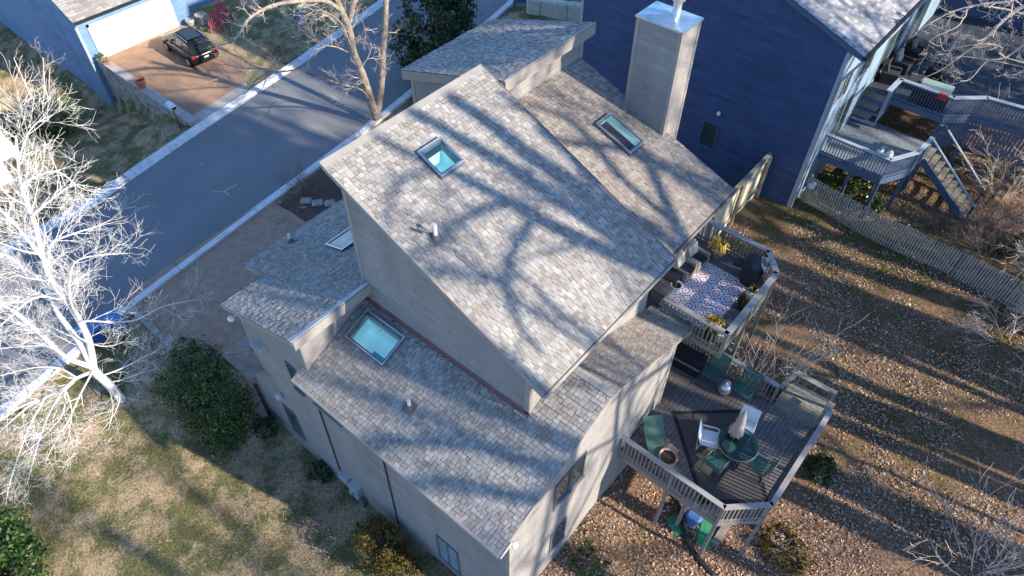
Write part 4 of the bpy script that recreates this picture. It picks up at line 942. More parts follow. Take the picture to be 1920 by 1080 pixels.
obj('pickets', m, 'picket', t); m = MB(); z = tz(5,23); m.bar((4.5,23.08,z+.3),(5.55,23.08,z+.3),.04,.09); m.bar((4.5,23.08,z+1.15),(5.55,23.08,z+1.15),.04,.09); m.bar((4.5,23.08,z+1.15),(5.5,23.08,z+.3),.04,.09); obj('brace', m, 'oldwood', t)
m = MB(); m.box((5.58,23.02,z-.2),(5.7,23.14,z+1.6)); obj('post', m, 'oldwood', t)
picket_run(5.75, 14.5, 23.05, 1.45, tz, 'silvery picket fence running from the gate towards the bare brush', (7.9, 10.1, 12.4))
t = thing('panel_fence', 'cream vertical board fence panel between the taupe house and the navy house', 'fence', (-3.15, 17, 2.5))
m = MB(); y = 12.75; g = random.Random(4)
while y < 22.1: m.box((-3.16,y,2.3),(-3.13,y+.135,4.75+g.uniform(-.01,.01)), g.random()); y += .14
obj('boards', m, 'cream', t)
m = MB(); m.box((-3.2,12.2,4.76),(-3.0,22.1,4.80)); m.box((-3.13,12.2,4.5),(-3.06,22.1,4.6)); m.box((-3.13,12.2,2.8),(-3.06,22.1,2.9)); obj('rail', m, 'oldwood', t)
for y in (14.2,16.8,19.3,21.9): m = MB(); m.box((-3.06,y-.06,2.2),(-2.94,y+.06,4.75)); obj('post', m, 'oldwood', t)

# ------------------------------------------------------------------ far blue house, driveway side, car
F = thing('house', 'bright blue house across the street with wide white garage door', 'house', (-48, 14, 0))
XF = -42.2
def zfar(x): return 3.05-.5*(x-XF)
m = MB(); m.add([(XF,9.0,-5.5),(XF,16.3,-5.5),(XF,16.3,3.0),(XF,9.0,3.0),(-64,9.0,-5.5),(-64,9.0,9.5),(-53,9.0,8.4),(-64,16.3,-5.5),(-64,16.3,9.5),(-53,16.3,8.4)], [(0,1,2,3),(0,3,6,5,4),(1,7,8,9,2)])
obj('wall', m, 'blue_pale', F)
f = MB(); f.prism([(-53,8.9),(XF+.35,8.9),(XF+.35,17),(-53,17)], lambda x,y: zfar(x)-.1, lambda x,y: zfar(x)-.01); obj('fascia', f, 'bluetrim', F)
m = MB(); shingles(m, (XF+.37,0,zfar(XF+.37)), (0,1,0), (-1,0,.5), 12, lambda v: [(8.85,17.0)], e=.2, seed=31, wmin=.25, wmax=.5); obj('roof', m, 'shingle', F)
m = MB(); m.box((XF+.36,8.9,zfar(XF+.37)-.14),(XF+.5,17,zfar(XF+.37)-.02)); obj('gutter', m, 'black', F)
m = MB(); m.box((XF-.05,9.75,.0),(XF+.04,15.1,2.15)); gd = obj('garage_door', m, 'white', F)
m = MB()
for k in (.53,1.06,1.6): m.box((XF+.041,9.8,k-.012),(XF+.052,15.05,k+.012))
obj('panel_line', m, 'covergrey', gd)
m = MB()
for a,b,c,d in ((9.6,9.75,0,2.3),(15.1,15.25,0,2.3),(9.6,15.25,2.15,2.3)): m.box((XF-.02,a,c),(XF+.07,b,d))
obj('door_trim', m, 'bluetrim', F)
m = MB(); m.box((XF-.08,8.97,-5),(XF+.03,9.08,2.95)); obj('corner_board', m, 'bluetrim', F)
m = MB(); m.tube([(XF+.43,9.05,2.8),(XF+.1,8.93,2.4),(XF+.08,8.92,-3.6)], .05, 8); obj('downspout', m, 'bluetrim', F)
m = MB(); m.box((-52,16.3,-1),(-44.0,24,2.8)); obj('wall', m, 'blue_pale', F)
t = thing('retaining_wall', 'grey fieldstone retaining wall with flat cap beside the far driveway', 'wall', (-37, 9.4, 0))
m = MB(); g = random.Random(8)
def rw(x): return .28+.0*(x+42)
x = -42.1
while x < -31.7:
    z = -5.2
    w0 = g.uniform(.3,.6)
    while z < .1:
        h = g.uniform(.18,.32); m.box((x,9.28+g.uniform(-.05,.03),z),(x+w0-.02,9.7,min(z+h-.015,.12)), g.random()); z += h
    x += w0
obj('stones', m, 'stonewall', t); m = MB(); m.box((-42.1,9.33,-5.2),(-31.6,9.66,.1)); obj('core', m, 'trim_dark', t)
m = MB(); x = -42.1
while x < -31.6: w0 = g.uniform(.5,.8); m.box((x,9.2,.13),(min(x+w0-.02,-31.5),9.74,.22)); x += w0
obj('cap', m, 'apron', t)
t = pot('flower_pot', 'terracotta flower pot standing on the far retaining wall cap', 'pot', (-36.9,9.45,.22), [(.22,0),(.3,.42),(.34,.42),(.34,.52),(.27,.52),(.24,.4)], 'terracotta', (.25,.42))
t = thing('flower_bed', 'green and orange flowers at the wall end by the far garage corner', 'flowers', (-41.5,9.45,.2)); g = random.Random(5)
m = MB(); leaves(m, (0,.0,.2), (.45,.28,.3), 140, .1,.2, g, .3); obj('foliage', m, 'leafgloss', t, local=True); m = MB(); leaves(m, (.45,0,.12), (.35,.25,.25), 80, .08,.16, g, .3); obj('flowers', m, 'terracotta', t, local=True)
t = thing('mailbox', 'pale blue mailbox on a post at the street end of the stone wall', 'mailbox', (-32.7,9.05,tz(-32.7,9.05)))
m = MB(); z0 = -t.location.z; m.box((-.05,-.05,-.3),(.05,.05,z0+.8)); obj('post', m, 'trim_dark', t, local=True); m = MB(); m.tube([(-.3,0,z0+.95),(.3,0,z0+.95)], .17, 12); m.box((-.3,-.168,z0+.8),(.3,.168,z0+.95)); obj('box', m, 'mailbox', t, local=True)

def suv(loc, rz):
    t = thing('suv', 'shiny black suv parked nose to the white garage door', 'car', loc, rz)   # nose towards +x
    # stations: x, half width, z bottom, z belt
    st = [(-2.2,.70,.45,.86),(-2.12,.84,.32,.98),(-1.7,.9,.26,1.02),(-.6,.92,.24,1.0),(.6,.92,.24,.97),(1.2,.91,.26,.93),(1.75,.88,.28,.86),(2.12,.76,.34,.74),(2.24,.55,.42,.62)]
    vs = []; n = 10
    for x,w,zb,zt in st:
        zm = zb+(zt-zb)*.55
        vs += [(x,-w*.86,zb),(x,-w,zb+.12),(x,-w*1.01,zm),(x,-w*.97,zt-.05),(x,-w*.86,zt),(x,w*.86,zt),(x,w*.97,zt-.05),(x,w*1.01,zm),(x,w,zb+.12),(x,w*.86,zb)]
    fs = [(i*n+j, i*n+(j+1)%n, (i+1)*n+(j+1)%n, (i+1)*n+j) for i in range(len(st)-1) for j in range(n)]
    fs += [tuple(range(n))[::-1], tuple(range((len(st)-1)*n, len(st)*n))]
    m = MB(); m.add(vs, fs); obj('body', m, 'carpaint', t, local=True, smooth=True)
    rb = [(-2.0,.78,1.0),(-1.55,.66,1.47),(-.6,.64,1.58),(.25,.63,1.55),(1.25,.78,.95)]
    def cab(i, j, off, mat, name):
        m = MB(); (x0,w0,z0),(x1,w1,z1) = rb[i], rb[j]; e = off
        m.add([(x0,-w0,z0+e),(x1,-w1,z1+e),(x1,w1,z1+e),(x0,w0,z0+e)], [(0,3,2,1),(0,1,2,3)]); return obj(name, m, mat, t, local=True)
    m = MB(); m.add([(x,s*(w+.004),z-.0) for s in (-1,1) for x,w,z in rb]+[(x,s*.80,.98) for s in (-1,1) for x in (-2.0,1.25)], [(0,4,3,2,1),(5,6,7,8,9)]); obj('pillars', m, 'carpaint', t, local=True)
    m = MB()
    for s in (-1,1):
        for a,b in ((-1.72,-.95),(-.88,-.08),(0,.85)):
            za = 1.45 if a > -1.5 else 1.38; zb2 = 1.5 if b < .4 else 1.2
            y = lambda z: s*(.80-(z-1.0)*.28+.006)
            m.add([(a,y(1.05),1.05),(b,y(1.02),1.02),(b-.04,y(zb2),zb2),(a+.06,y(za),za)], [(0,1,2,3)] if s < 0 else [(3,2,1,0)])
    obj('side_window', m, 'carglass', t, local=True)
    cab(0, 1, 0, 'carglass', 'rear_window'); cab(3, 4, 0, 'carglass', 'windscreen')
    m = MB(); vs = []
    for x,w,z in rb[1:4]: vs += [(x,-w,z),(x,-w*.8,z+.035),(x,w*.8,z+.035),(x,w,z)]
    m.add(vs, [(i*4+j, i*4+j+1, (i+1)*4+j+1, (i+1)*4+j) for i in range(2) for j in range(3)]); obj('roof', m, 'carpaint', t, local=True)
    m = MB(); m.prism([(-1.25,-.45),(.1,-.45),(.1,.45),(-1.25,.45)], 1.597, 1.625); obj('sunroof', m, 'carglass', t, local=True)
    m = MB()
    for s in (-1,1): m.tube([(-1.4,s*.6,1.56),(-1.3,s*.6,1.64),(.1,s*.6,1.63),(.2,s*.6,1.58)], .02, 6)
    obj('roof_rail', m, 'metal', t, local=True)
    for s in (-1,1):
        m = MB(); m.box((-2.16,s*.74-.14,.8),(-2.0,s*.74+.14,.97)); obj('tail_light', m, 'taillight', t, local=True)
        m = MB(); m.ellipsoid((2.08,s*.6,.7),(.12,.16,.07)); obj('headlight', m, 'metal', t, local=True)
        m = MB(); m.ellipsoid((.75,s*1.02,1.02),(.09,.12,.08)); obj('wing_mirror', m, 'carpaint', t, local=True)
        for x in (-1.35,1.38):
            m = MB(); c = (x,s*.84); m.tube([(x,s*.72,.34),(x,s*.94,.34)], .34, 18); w_ = obj('wheel', m, 'tyre', t, local=True)
            m = MB(); m.tube([(x,s*.935,.34),(x,s*.95,.34)], .2, 12); obj('rim', m, 'metal', w_, local=True)
    m = MB(); m.box((-2.26,-.7,.42),(-2.14,.7,.58)); obj('bumper', m, 'carpaint', t, local=True)
    m = MB(); m.box((-2.225,-.15,.68),(-2.19,.15,.76)); obj('licence_plate', m, 'white', t, local=True)
    m = MB(); m.bar((-1.62,-.6,1.47),(-1.78,.0,1.44),.12,.03); m.bar((-1.62,.6,1.47),(-1.78,0,1.44),.12,.03); obj('spoiler', m, 'carpaint', t, local=True)
    return t
suv((-38.35,13.75,.02), PI-.06)

def adirondack(label, loc, rz):
    t = thing('garden_chair', label, 'garden chair', loc, rz); m = MB()
    for i in range(5): m.bar((.35-i*.13,0,.34-i*.035),(.23-i*.13,0,.31-i*.035),.62,.03)
    obj('seat', m, 'red', t, local=True); m = MB()
    for i in range(5): y = -.26+i*.13; m.bar((-.25,y,.22),(-.62,y*1.15,1.05-abs(i-2)*.05),.115,.025,up=(1,0,0))
    obj('backrest', m, 'red', t, local=True); m = MB()
    for s in (-1,1): m.box((-.4,s*.38-.08,.54),(.42,s*.38+.08,.57)); m.box((.3,s*.36-.04,0),(.38,s*.36+.04,.54)); m.bar((.3,s*.33,.3),(-.6,s*.33,.0),.03,.12)
    obj('frame', m, 'red', t, local=True); return t
adirondack('red slatted garden chair nearer the black suv', (-39.6,16.6,.1), -.6)
adirondack('red slatted garden chair farther from the black suv', (-40.3,17.7,.1), -.3)
t = thing('garden_ornament', 'small blue garden ornament with pink and white front on the far lawn', 'ornament', (-36.2,20.8,tz(-36.2,20.8)))
m = MB(); m.lathe([(.34,0),(.36,.3),(.3,.62),(.16,.85),(.04,.92)], 0,0,14); obj('body', m, 'teal', t, local=True); m = MB(); m.ellipsoid((.24,-.08,.45),(.16,.2,.2)); obj('pink_panel', m, 'pink', t, local=True); m = MB(); m.ellipsoid((.3,-.12,.14),(.16,.28,.14)); obj('white_base', m, 'white', t, local=True)
t = thing('birdbath', 'grey stone birdbath between the black suv and the red chairs', 'birdbath', (-41.0,16.4,.1)); m = MB(); m.lathe([(.18,0),(.1,.2),(.1,.55),(.35,.62),(.4,.7),(.33,.68),(.1,.64)],0,0,16); obj('basin', m, 'apron', t, local=True)
pot('planter', 'round grey planter by the corner of the far garage', 'planter', (-41.6,15.8,.08), [(.2,0),(.3,.3),(.28,.4),(.22,.38)], 'covergrey', (.22,.33))
def cart(label, x, y, rz):
    t = thing('wheeled_bin', label, 'bin', (x,y,tz(x,y)), rz); m = MB(); m.add([(-.24,-.25,.05),(.24,-.25,.05),(.24,.25,.05),(-.24,.25,.05),(-.33,-.32,1.0),(.36,-.32,.92),(.36,.32,.92),(-.33,.32,1.0)], [(3,2,1,0),(0,1,5,4),(1,2,6,5),(2,3,7,6),(3,0,4,7)]); obj('body', m, 'bluebucket', t, local=True)
    m = MB(); m.add([(-.38,-.36,1.02),(.4,-.36,.94),(.4,.36,.94),(-.38,.36,1.02),(-.36,-.33,1.09),(.36,-.33,1.02),(.36,.33,1.02),(-.36,.33,1.09)], [(3,2,1,0),(0,1,5,4),(1,2,6,5),(2,3,7,6),(3,0,4,7),(4,5,6,7)]); obj('lid', m, plain('blue_lid', (.10,.26,.52), .4, .1, 3), t, local=True)
    for s in (-1,1): m = MB(); m.tube([(-.26,s*.2,.12),(-.26,s*.28,.12)], .12, 10); obj('wheel', m, 'tyre', t, local=True)
cart('blue wheeled bin under the white tree, left of its neighbour', -20.9, -2.2, .3); cart('blue wheeled bin under the white tree, right of its neighbour', -20.75, -1.35, .2)
# limestone block wall by the far street end
LB = [(-25.1,31.9),(-24.2,32.3),(-23.3,32.55),(-22.3,32.9),(-21.3,33.2)]
for i, (x,y) in enumerate(LB):
    if i < 4:
        m = MB(); L_ = 1.08; m.rbox((-L_/2,-.3,-.3),(L_/2,.3,1.05), .1); o = obj('limestone_block', m, 'limestone', None)
        o.location = (x+.5,y+.2,tz(x,y)+.05*i); o.rotation_euler = (0,0,.33); tag(o, ['pale limestone block at the street end of the row', 'pale limestone block second from the street end', 'pale limestone block second from the navy house', 'pale limestone block next to the navy house trim'][i], 'stone block', 'limestone blocks by the navy house')
t = thing('garden_bench', 'navy metal bench by the kerb beside the limestone blocks', 'bench', (-26.0,32.4,.15), .5); m = MB(); m.box((-.6,-.2,.4),(.6,.2,.45)); obj('seat', m, 'bluetrim2', t, local=True); m = MB(); m.box((-.6,.18,.45),(.6,.24,.9)); obj('backrest', m, 'bluetrim2', t, local=True)
for s in (-.55,.55): m = MB(); m.box((s-.04,-.2,0),(s+.04,.24,.4)); obj('leg', m, 'bluetrim2', t, local=True)
# sunlit neighbouring house at the far left
P_ = thing('house', 'peach stucco house corner in full sun at the left picture edge', 'house', (-41, 0, -2))
m = MB(); m.box((-45,-6,-6),(-36.6,.75,1.4)); obj('wall', m, 'peach', P_)
m = MB(); m.prism([(-46,-7),(-34.2,-7),(-34.2,1.35),(-46,1.35)], lambda x,y: 1.45-.2*(x+35), lambda x,y: 1.7-.2*(x+35)); obj('roof', m, 'peach', P_)
t = thing('stepping_slab', 'dark square slab lying on the left lawn below the white tree', 'slab', (-18.5,-6.3,tz(-18.5,-6.3))); m = MB(); m.box((-.35,-.3,.0),(.35,.3,.1)); obj('slab', m, 'trim_dark', t, local=True)
m = MB(); g = random.Random(12)
for i in range(16):
    x = -22.2+i*.6; h = .25+.1*g.random(); m.box((x,-.42,tz(x,-.3)-.2),(x+.57,-.17,.12+g.uniform(0,.05)), g.random())
t = tag(obj('edging_wall', m, 'stonewall', None, loc=(-17,-.3,0)), 'low dark stone edging along the near side of the brown driveway', 'edging')
for i,(x,y) in enumerate(((-21.2,9.3),(-20.6,9.55),(-20.1,9.95),(-19.6,10.4),(-19.2,10.9))):
    m = MB(); m.rbox((-.28,-.22,0),(.28,.22,.1), .06); o = obj('stepping_stone', m, 'stonewall', None); o.location = (x,y,tz(x,y)+.03); o.rotation_euler = (0,0,.7+.2*i); tag(o, 'pale stepping stone in the curved path across the mulch bed', 'stepping stone', 'curved path of stepping stones')

# ------------------------------------------------------------------ trees
def grow(mb, p, d, L, r, depth, g, up=.12, spread=.7, rmin=.0035, minsides=3):
    n = 4 if L > .8 else 3; pts = [Vector(p)]; dd = Vector(d).normalized(); rs = [r]
    for i in range(n):
        dd = (dd+Vector((g.gauss(0,.13), g.gauss(0,.13), g.gauss(0,.13)+up))).normalized()
        pts.append(pts[-1]+dd*(L/n)); rs.append(max(rmin, r*(1-.72*(i+1)/n)))
    mb.tube(pts, rs, 5 if r > .05 else minsides, cap=False)
    if depth <= 0: return
    kids(mb, pts, rs, depth, g, L, up, spread, rmin)
def kids(mb, pts, rs, depth, g, L, up, spread, rmin, t0=.25, count=None, ratio=(.45,.75)):
    k = count or g.randint(3, 5)
    for i in range(k):
        t = t0+(1-t0)*(i+g.random())/k; t = min(t, .999); f = t*(len(pts)-1); j = int(f); f -= j
        p = pts[j].lerp(pts[j+1], f); d = (pts[j+1]-pts[j]).normalized(); rr = rs[j]+(rs[j+1]-rs[j])*f
        ax = d.orthogonal().normalized(); ax = Quaternion(d, g.uniform(0, 6.28)) @ ax
        nd = (Quaternion(ax, spread*g.uniform(.6,1.3)) @ d)
        grow(mb, p, nd, L*g.uniform(*ratio), max(rmin, min(rr*.7, rr*.62)), depth-1, g, up, spread, rmin)
def limb(mb, tw, pts, r0, r1, g, depth=2, count=10, L=1.6, up=.12, spread=.8, rmin=.0035, sides=8, t0=.15, tmax=.02):
    P = spline(pts, 3); n = len(P); rs = [r0+(r1-r0)*i/(n-1) for i in range(n)]
    mb.tube(P, rs, sides, cap=False)
    for i in range(count):
        t = t0+(1-t0)*(i+g.random())/count; t = min(t, .995); f = t*(n-1); j = int(f); f -= j
        p = P[j].lerp(P[j+1], f); d = (P[j+1]-P[j]).normalized(); rr = rs[j]+(rs[j+1]-rs[j])*f
        ax = Quaternion(d, g.uniform(0, 6.28)) @ d.orthogonal().normalized()
        grow(tw, p, Quaternion(ax, spread*g.uniform(.6,1.3)) @ d, L*g.uniform(.5,1.15)*(1-.3*t), max(rmin, min(tmax, rr*.45)), depth, g, up, spread, rmin)
TREE1 = [
([(-17.9, -3.03, -0.61), (-17.93, -3.07, 0.57), (-17.97, -3.17, 1.39), (-18.0, -3.17, 1.78)], 0.3, 0.24) ,
([(-18.0, -3.17, 1.78), (-18.21, -3.02, 2.72), (-18.43, -2.97, 3.56), (-18.64, -2.96, 4.31), (-18.86, -2.81, 5.05), (-19.07, -2.78, 5.86), (-19.29, -2.92, 6.37), (-19.5, -3.15, 7.19)], 0.2, 0.07) ,
([(-18.0, -3.14, 1.75), (-17.92, -2.74, 3.11), (-17.84, -2.6, 4.39), (-17.76, -2.58, 5.53), (-17.68, -2.6, 6.64), (-17.6, -2.39, 7.66), (-17.52, -2.1, 8.76), (-17.44, -1.96, 9.58), (-17.36, -1.82, 10.36), (-17.28, -1.53, 11.17), (-17.2, -1.25, 11.9)], 0.22, 0.05) ,
([(-17.4, -2.45, 7.66), (-17.65, -2.47, 8.0), (-17.9, -2.48, 8.79), (-18.15, -2.57, 9.45), (-18.4, -2.65, 10.26)], 0.11, 0.05) ,
([(-18.0, -3.17, 1.86), (-18.32, -3.65, 2.73), (-18.64, -3.79, 3.99), (-18.96, -3.96, 5.07), (-19.28, -4.13, 5.52), (-19.6, -4.34, 6.52)], 0.17, 0.06) ,
([(-18.1, -3.24, 1.52), (-17.84, -3.81, 1.96), (-17.58, -4.31, 2.14), (-17.32, -4.98, 2.54), (-17.06, -5.69, 3.07), (-16.8, -6.42, 3.29)], 0.12, 0.03) ,
([(-17.7, -2.61, 4.52), (-17.4, -2.5, 5.73), (-17.1, -2.03, 6.95), (-16.8, -1.66, 7.42), (-16.5, -1.04, 7.34), (-16.2, -0.43, 7.14)], 0.08, 0.02) ,
([(-17.5, -2.62, 6.79), (-17.75, -2.04, 7.71), (-18.0, -1.3, 7.52), (-18.25, -0.45, 7.13), (-18.5, 0.13, 6.9)], 0.07, 0.02) ,
([(-17.7, -2.63, 4.35), (-17.26, -2.37, 4.5), (-16.82, -1.84, 4.28), (-16.38, -1.22, 4.21), (-15.94, -0.33, 4.49), (-15.5, 0.67, 4.3)], 0.07, 0.012) ,
([(-17.2, -2.06, 9.37), (-17.47, -1.25, 9.4), (-17.73, -0.45, 9.33), (-18.0, -0.05, 8.63)], 0.06, 0.012) ,
([(-17.2, -1.83, 10.46), (-17.15, -1.34, 10.52), (-17.1, -0.79, 10.37), (-17.05, -0.5, 9.58), (-17.0, -0.17, 9.22)], 0.05, 0.012) ,
([(-17.2, -1.51, 11.2), (-17.13, -1.02, 11.8), (-17.07, -0.61, 12.07), (-17.0, -0.14, 12.13)], 0.045, 0.012) ,
([(-17.5, -4.31, 2.22), (-17.12, -4.82, 1.65), (-16.75, -5.4, 1.67), (-16.38, -6.07, 1.86), (-16.0, -6.81, 2.21)], 0.05, 0.012) ,
([(-17.9, -3.07, 0.61), (-17.4, -3.02, 0.35), (-16.9, -3.59, 0.19), (-16.4, -4.36, 0.33)], 0.06, 0.012) ,
([(-17.9, -3.11, 1.27), (-17.43, -2.39, 1.47), (-16.97, -1.72, 1.82), (-16.5, -1.07, 2.14)], 0.06, 0.012) ,
([(-17.9, -3.1, 0.79), (-17.67, -2.6, 0.68), (-17.43, -2.0, 0.68), (-17.2, -1.31, 0.51)], 0.05, 0.012) ,
([(-17.2, -4.32, 2.52), (-16.67, -4.63, 1.9), (-16.13, -5.13, 1.64), (-15.6, -5.44, 1.14)], 0.04, 0.01) ,
([(-18.8, -2.81, 5.1), (-18.53, -3.33, 5.61), (-18.27, -4.08, 5.64), (-18.0, -4.8, 5.67)], 0.07, 0.02) ,
([(-17.0, -4.98, 2.86), (-16.55, -5.75, 2.7), (-16.1, -6.49, 2.39), (-15.65, -7.32, 1.88), (-15.2, -7.93, 1.45)], 0.05, 0.01) ,
]
TREE2 = [
([(-23.5, 16.27, 0.44), (-23.48, 16.01, 2.32), (-23.47, 15.79, 3.64), (-23.45, 15.48, 5.03), (-23.43, 15.47, 6.22), (-23.42, 15.18, 7.32), (-23.4, 14.9, 8.36)], 0.24, 0.14) ,
([(-23.5, 16.39, 0.45), (-23.52, 17.02, 2.23), (-23.54, 17.47, 3.98), (-23.56, 17.88, 5.35), (-23.58, 18.21, 6.69), (-23.6, 18.57, 8.23)], 0.19, 0.14) ,
([(-23.4, 15.16, 7.33), (-23.22, 14.23, 8.22), (-23.05, 12.96, 8.75), (-22.88, 11.46, 9.21), (-22.7, 10.38, 9.34), (-22.52, 9.6, 9.27), (-22.35, 9.07, 9.02), (-22.18, 8.43, 8.91), (-22.0, 7.86, 9.12)], 0.12, 0.02) ,
([(-23.4, 15.44, 5.07), (-23.67, 15.29, 6.07), (-23.95, 15.07, 6.68), (-24.23, 14.48, 7.21), (-24.5, 14.01, 7.73)], 0.1, 0.05) ,
([(-23.4, 15.53, 6.64), (-23.3, 15.99, 7.6), (-23.2, 16.4, 8.81)], 0.14, 0.1) ,
([(-23.4, 15.41, 6.11), (-23.2, 16.06, 6.64), (-23.0, 16.1, 5.97), (-22.8, 15.72, 5.47)], 0.05, 0.015) ,
([(-23.4, 15.39, 5.18), (-23.2, 14.88, 6.82), (-23.0, 14.09, 7.74), (-22.8, 13.25, 8.26), (-22.6, 12.16, 8.24)], 0.06, 0.015) ,
([(-23.4, 15.09, 5.13), (-23.15, 14.27, 5.87), (-22.9, 13.22, 6.57), (-22.65, 12.62, 7.51), (-22.4, 12.11, 8.12)], 0.05, 0.012) ,
([(-22.6, 13.16, 6.66), (-22.4, 12.32, 7.72), (-22.2, 11.55, 8.81)], 0.04, 0.012) ,
([(-23.5, 16.14, 1.29), (-23.25, 15.49, 2.74), (-23.0, 14.04, 3.92), (-22.75, 12.71, 5.05), (-22.5, 11.49, 6.09), (-22.25, 10.23, 6.68), (-22.0, 9.5, 7.3), (-21.75, 8.52, 7.84), (-21.5, 7.54, 8.58)], 0.06, 0.015) ,
([(-21.9, 10.03, 6.91), (-21.78, 9.42, 7.11), (-21.65, 8.79, 7.19), (-21.52, 8.3, 7.0), (-21.4, 7.85, 7.01)], 0.045, 0.012) ,
([(-21.8, 9.45, 7.14), (-21.65, 9.08, 6.78), (-21.5, 8.49, 6.6)], 0.03, 0.01) ,
([(-23.4, 15.71, 3.87), (-23.2, 16.15, 4.37), (-23.0, 16.76, 4.12)], 0.035, 0.01) ,
([(-23.6, 17.87, 5.04), (-23.67, 18.76, 4.59), (-23.73, 19.77, 4.03), (-23.8, 20.87, 3.81)], 0.03, 0.008) ,
([(-23.4, 15.93, 2.3), (-23.2, 15.4, 3.45), (-23.0, 13.87, 3.15), (-22.8, 13.05, 3.16)], 0.03, 0.008) ,
]
TREE3 = [
([(3.83, 27.0, 11.81), (2.75, 26.75, 11.76), (2.31, 26.5, 11.08), (2.07, 26.25, 10.33), (1.6, 26.0, 9.59), (1.31, 25.75, 9.05), (0.86, 25.5, 8.58)], 0.13, 0.02) ,
([(2.92, 27.0, 12.52), (2.27, 26.6, 11.86), (1.39, 26.2, 11.56), (0.7, 25.8, 11.23), (0.22, 25.4, 10.8), (-0.16, 25.0, 10.35)], 0.09, 0.015) ,
([(4.36, 27.5, 10.96), (3.46, 27.16, 10.35), (3.01, 26.82, 9.69), (2.51, 26.48, 9.49), (2.33, 26.14, 8.8), (2.05, 25.8, 8.75)], 0.09, 0.015) ,
([(1.39, 26.4, 11.45), (1.09, 26.1, 11.04), (1.04, 25.8, 10.71), (0.63, 25.5, 10.35), (0.4, 25.2, 10.1)], 0.06, 0.012) ,
([(3.02, 26.6, 9.79), (2.78, 26.28, 10.25), (2.24, 25.96, 10.36), (1.48, 25.64, 10.09), (1.05, 25.32, 9.91), (0.74, 25.0, 10.49)], 0.045, 0.012) ,
([(2.49, 26.8, 12.06), (2.42, 26.53, 11.42), (2.25, 26.27, 10.94), (2.32, 26.0, 10.64)], 0.06, 0.015) ,
([(4.33, 27.4, 9.67), (3.71, 27.0, 9.19), (3.27, 26.6, 9.1)], 0.05, 0.012) ,
([(1.6, 26.0, 9.59), (1.67, 25.8, 9.12), (1.28, 25.6, 9.76)], 0.03, 0.01) ,
]
TREE1 += [([(-17.9, -3.25, 1.72), (-17.42, -4.08, 1.57), (-16.95, -4.94, 1.25), (-16.48, -5.78, 1.17), (-16.0, -6.33, 1.13)], 0.06, 0.012) ,
([(-17.2, -4.32, 2.52), (-16.8, -5.12, 2.37), (-16.4, -5.9, 1.98), (-16.0, -6.66, 1.42), (-15.6, -7.13, 1.24)], 0.05, 0.01) ,
([(-17.2, -4.98, 2.66), (-17.0, -5.61, 2.93), (-16.8, -6.42, 2.94), (-16.6, -7.05, 2.93)], 0.05, 0.012) ,
([(-17.9, -3.8, 1.9), (-17.8, -4.06, 2.93), (-17.7, -4.69, 3.7), (-17.6, -5.55, 4.26)], 0.06, 0.02) ,
([(-18.2, -3.66, 2.84), (-18.4, -3.87, 3.51), (-18.6, -4.5, 3.98), (-18.8, -5.16, 4.32)], 0.06, 0.02) ,
([(-17.9, -3.1, 0.79), (-17.53, -3.43, -0.08), (-17.17, -4.01, -0.57), (-16.8, -4.51, -0.74)], 0.04, 0.01) ,
([(-18.2, -2.99, 3.76), (-17.85, -2.85, 3.28), (-17.5, -2.41, 2.81), (-17.15, -1.76, 2.79), (-16.8, -1.4, 2.56)], 0.05, 0.01) ,
([(-17.5, -2.4, 7.73), (-17.75, -2.8, 8.07), (-18.0, -3.13, 8.51)], 0.06, 0.02) ,
([(-17.4, -1.96, 9.61), (-17.7, -2.19, 9.93), (-18.0, -2.27, 10.44)], 0.05, 0.02) ,]
def traced_tree(name, label, data, base, mat, twmat, seed, spec, group=None, rk=1):
    t = thing(name, label, 'tree', base, 0, group); g = random.Random(seed); mb = MB(); tw = MB()
    for i, (pts, r0, r1) in enumerate(data):
        c, d, L = spec(i, r0, pts); r0 *= rk; r1 *= rk; limb(mb, tw, pts, r0, r1, g, d, c, L)
    obj('trunk', mb, mat, t, smooth=True); obj('crown', tw, twmat, t); return t
def sp1(i, r0, pts):
    if i == 0: return (4, 1, .9)
    ln = sum((Vector(a)-Vector(b)).length for a,b in zip(pts, pts[1:]))
    if i >= 19: return (int(3+ln*1.6), 2, 1.0)
    return (int(4+ln*2.6), 2 if r0 < .1 else 3, 1.35 if r0 < .1 else 1.6)
traced_tree('bare_tree', 'brilliant white bare tree with spreading limbs in front of the street at left', TREE1, (-17.9,-3.03,-.7), 'whitebark', 'whitebark', 41, sp1, rk=.62)
def sp2(i, r0, pts):
    ln = sum((Vector(a)-Vector(b)).length for a,b in zip(pts, pts[1:]))
    return (int(2+ln*(1.1 if i < 2 else 2.2)), 2, 1.0)
traced_tree('bare_tree', 'tan barked bare tree with two trunks standing at the kerb behind the ridge', TREE2, (-23.45,16.2,.1), 'bark', 'palebark', 42, sp2)
g = random.Random(43); t = thing('bare_tree', 'pale bare tree leaning in over the navy deck at the upper right', 'tree', (11.2,28.2,1.9)); mb = MB(); tw = MB()
limb(mb, tw, [(11.2,28.2,1.7),(11.1,28.2,5),(10.8,28.1,9),(10.5,28.2,13)], .24, .1, g, 2, 6, 1.2)
for pts, r0, r1 in TREE3:
    p0 = pts[0]; limb(mb, tw, [(11.0,28.2,max(4,p0[2]-2.5)),((11+p0[0]*1.6)/2.6,27.7,p0[2]-.5)]+list(pts), r0*.8, r1*.8, g, 2, 9, .85)
obj('trunk', mb, 'palebark', t, smooth=True); obj('crown', tw, 'palebark', t)

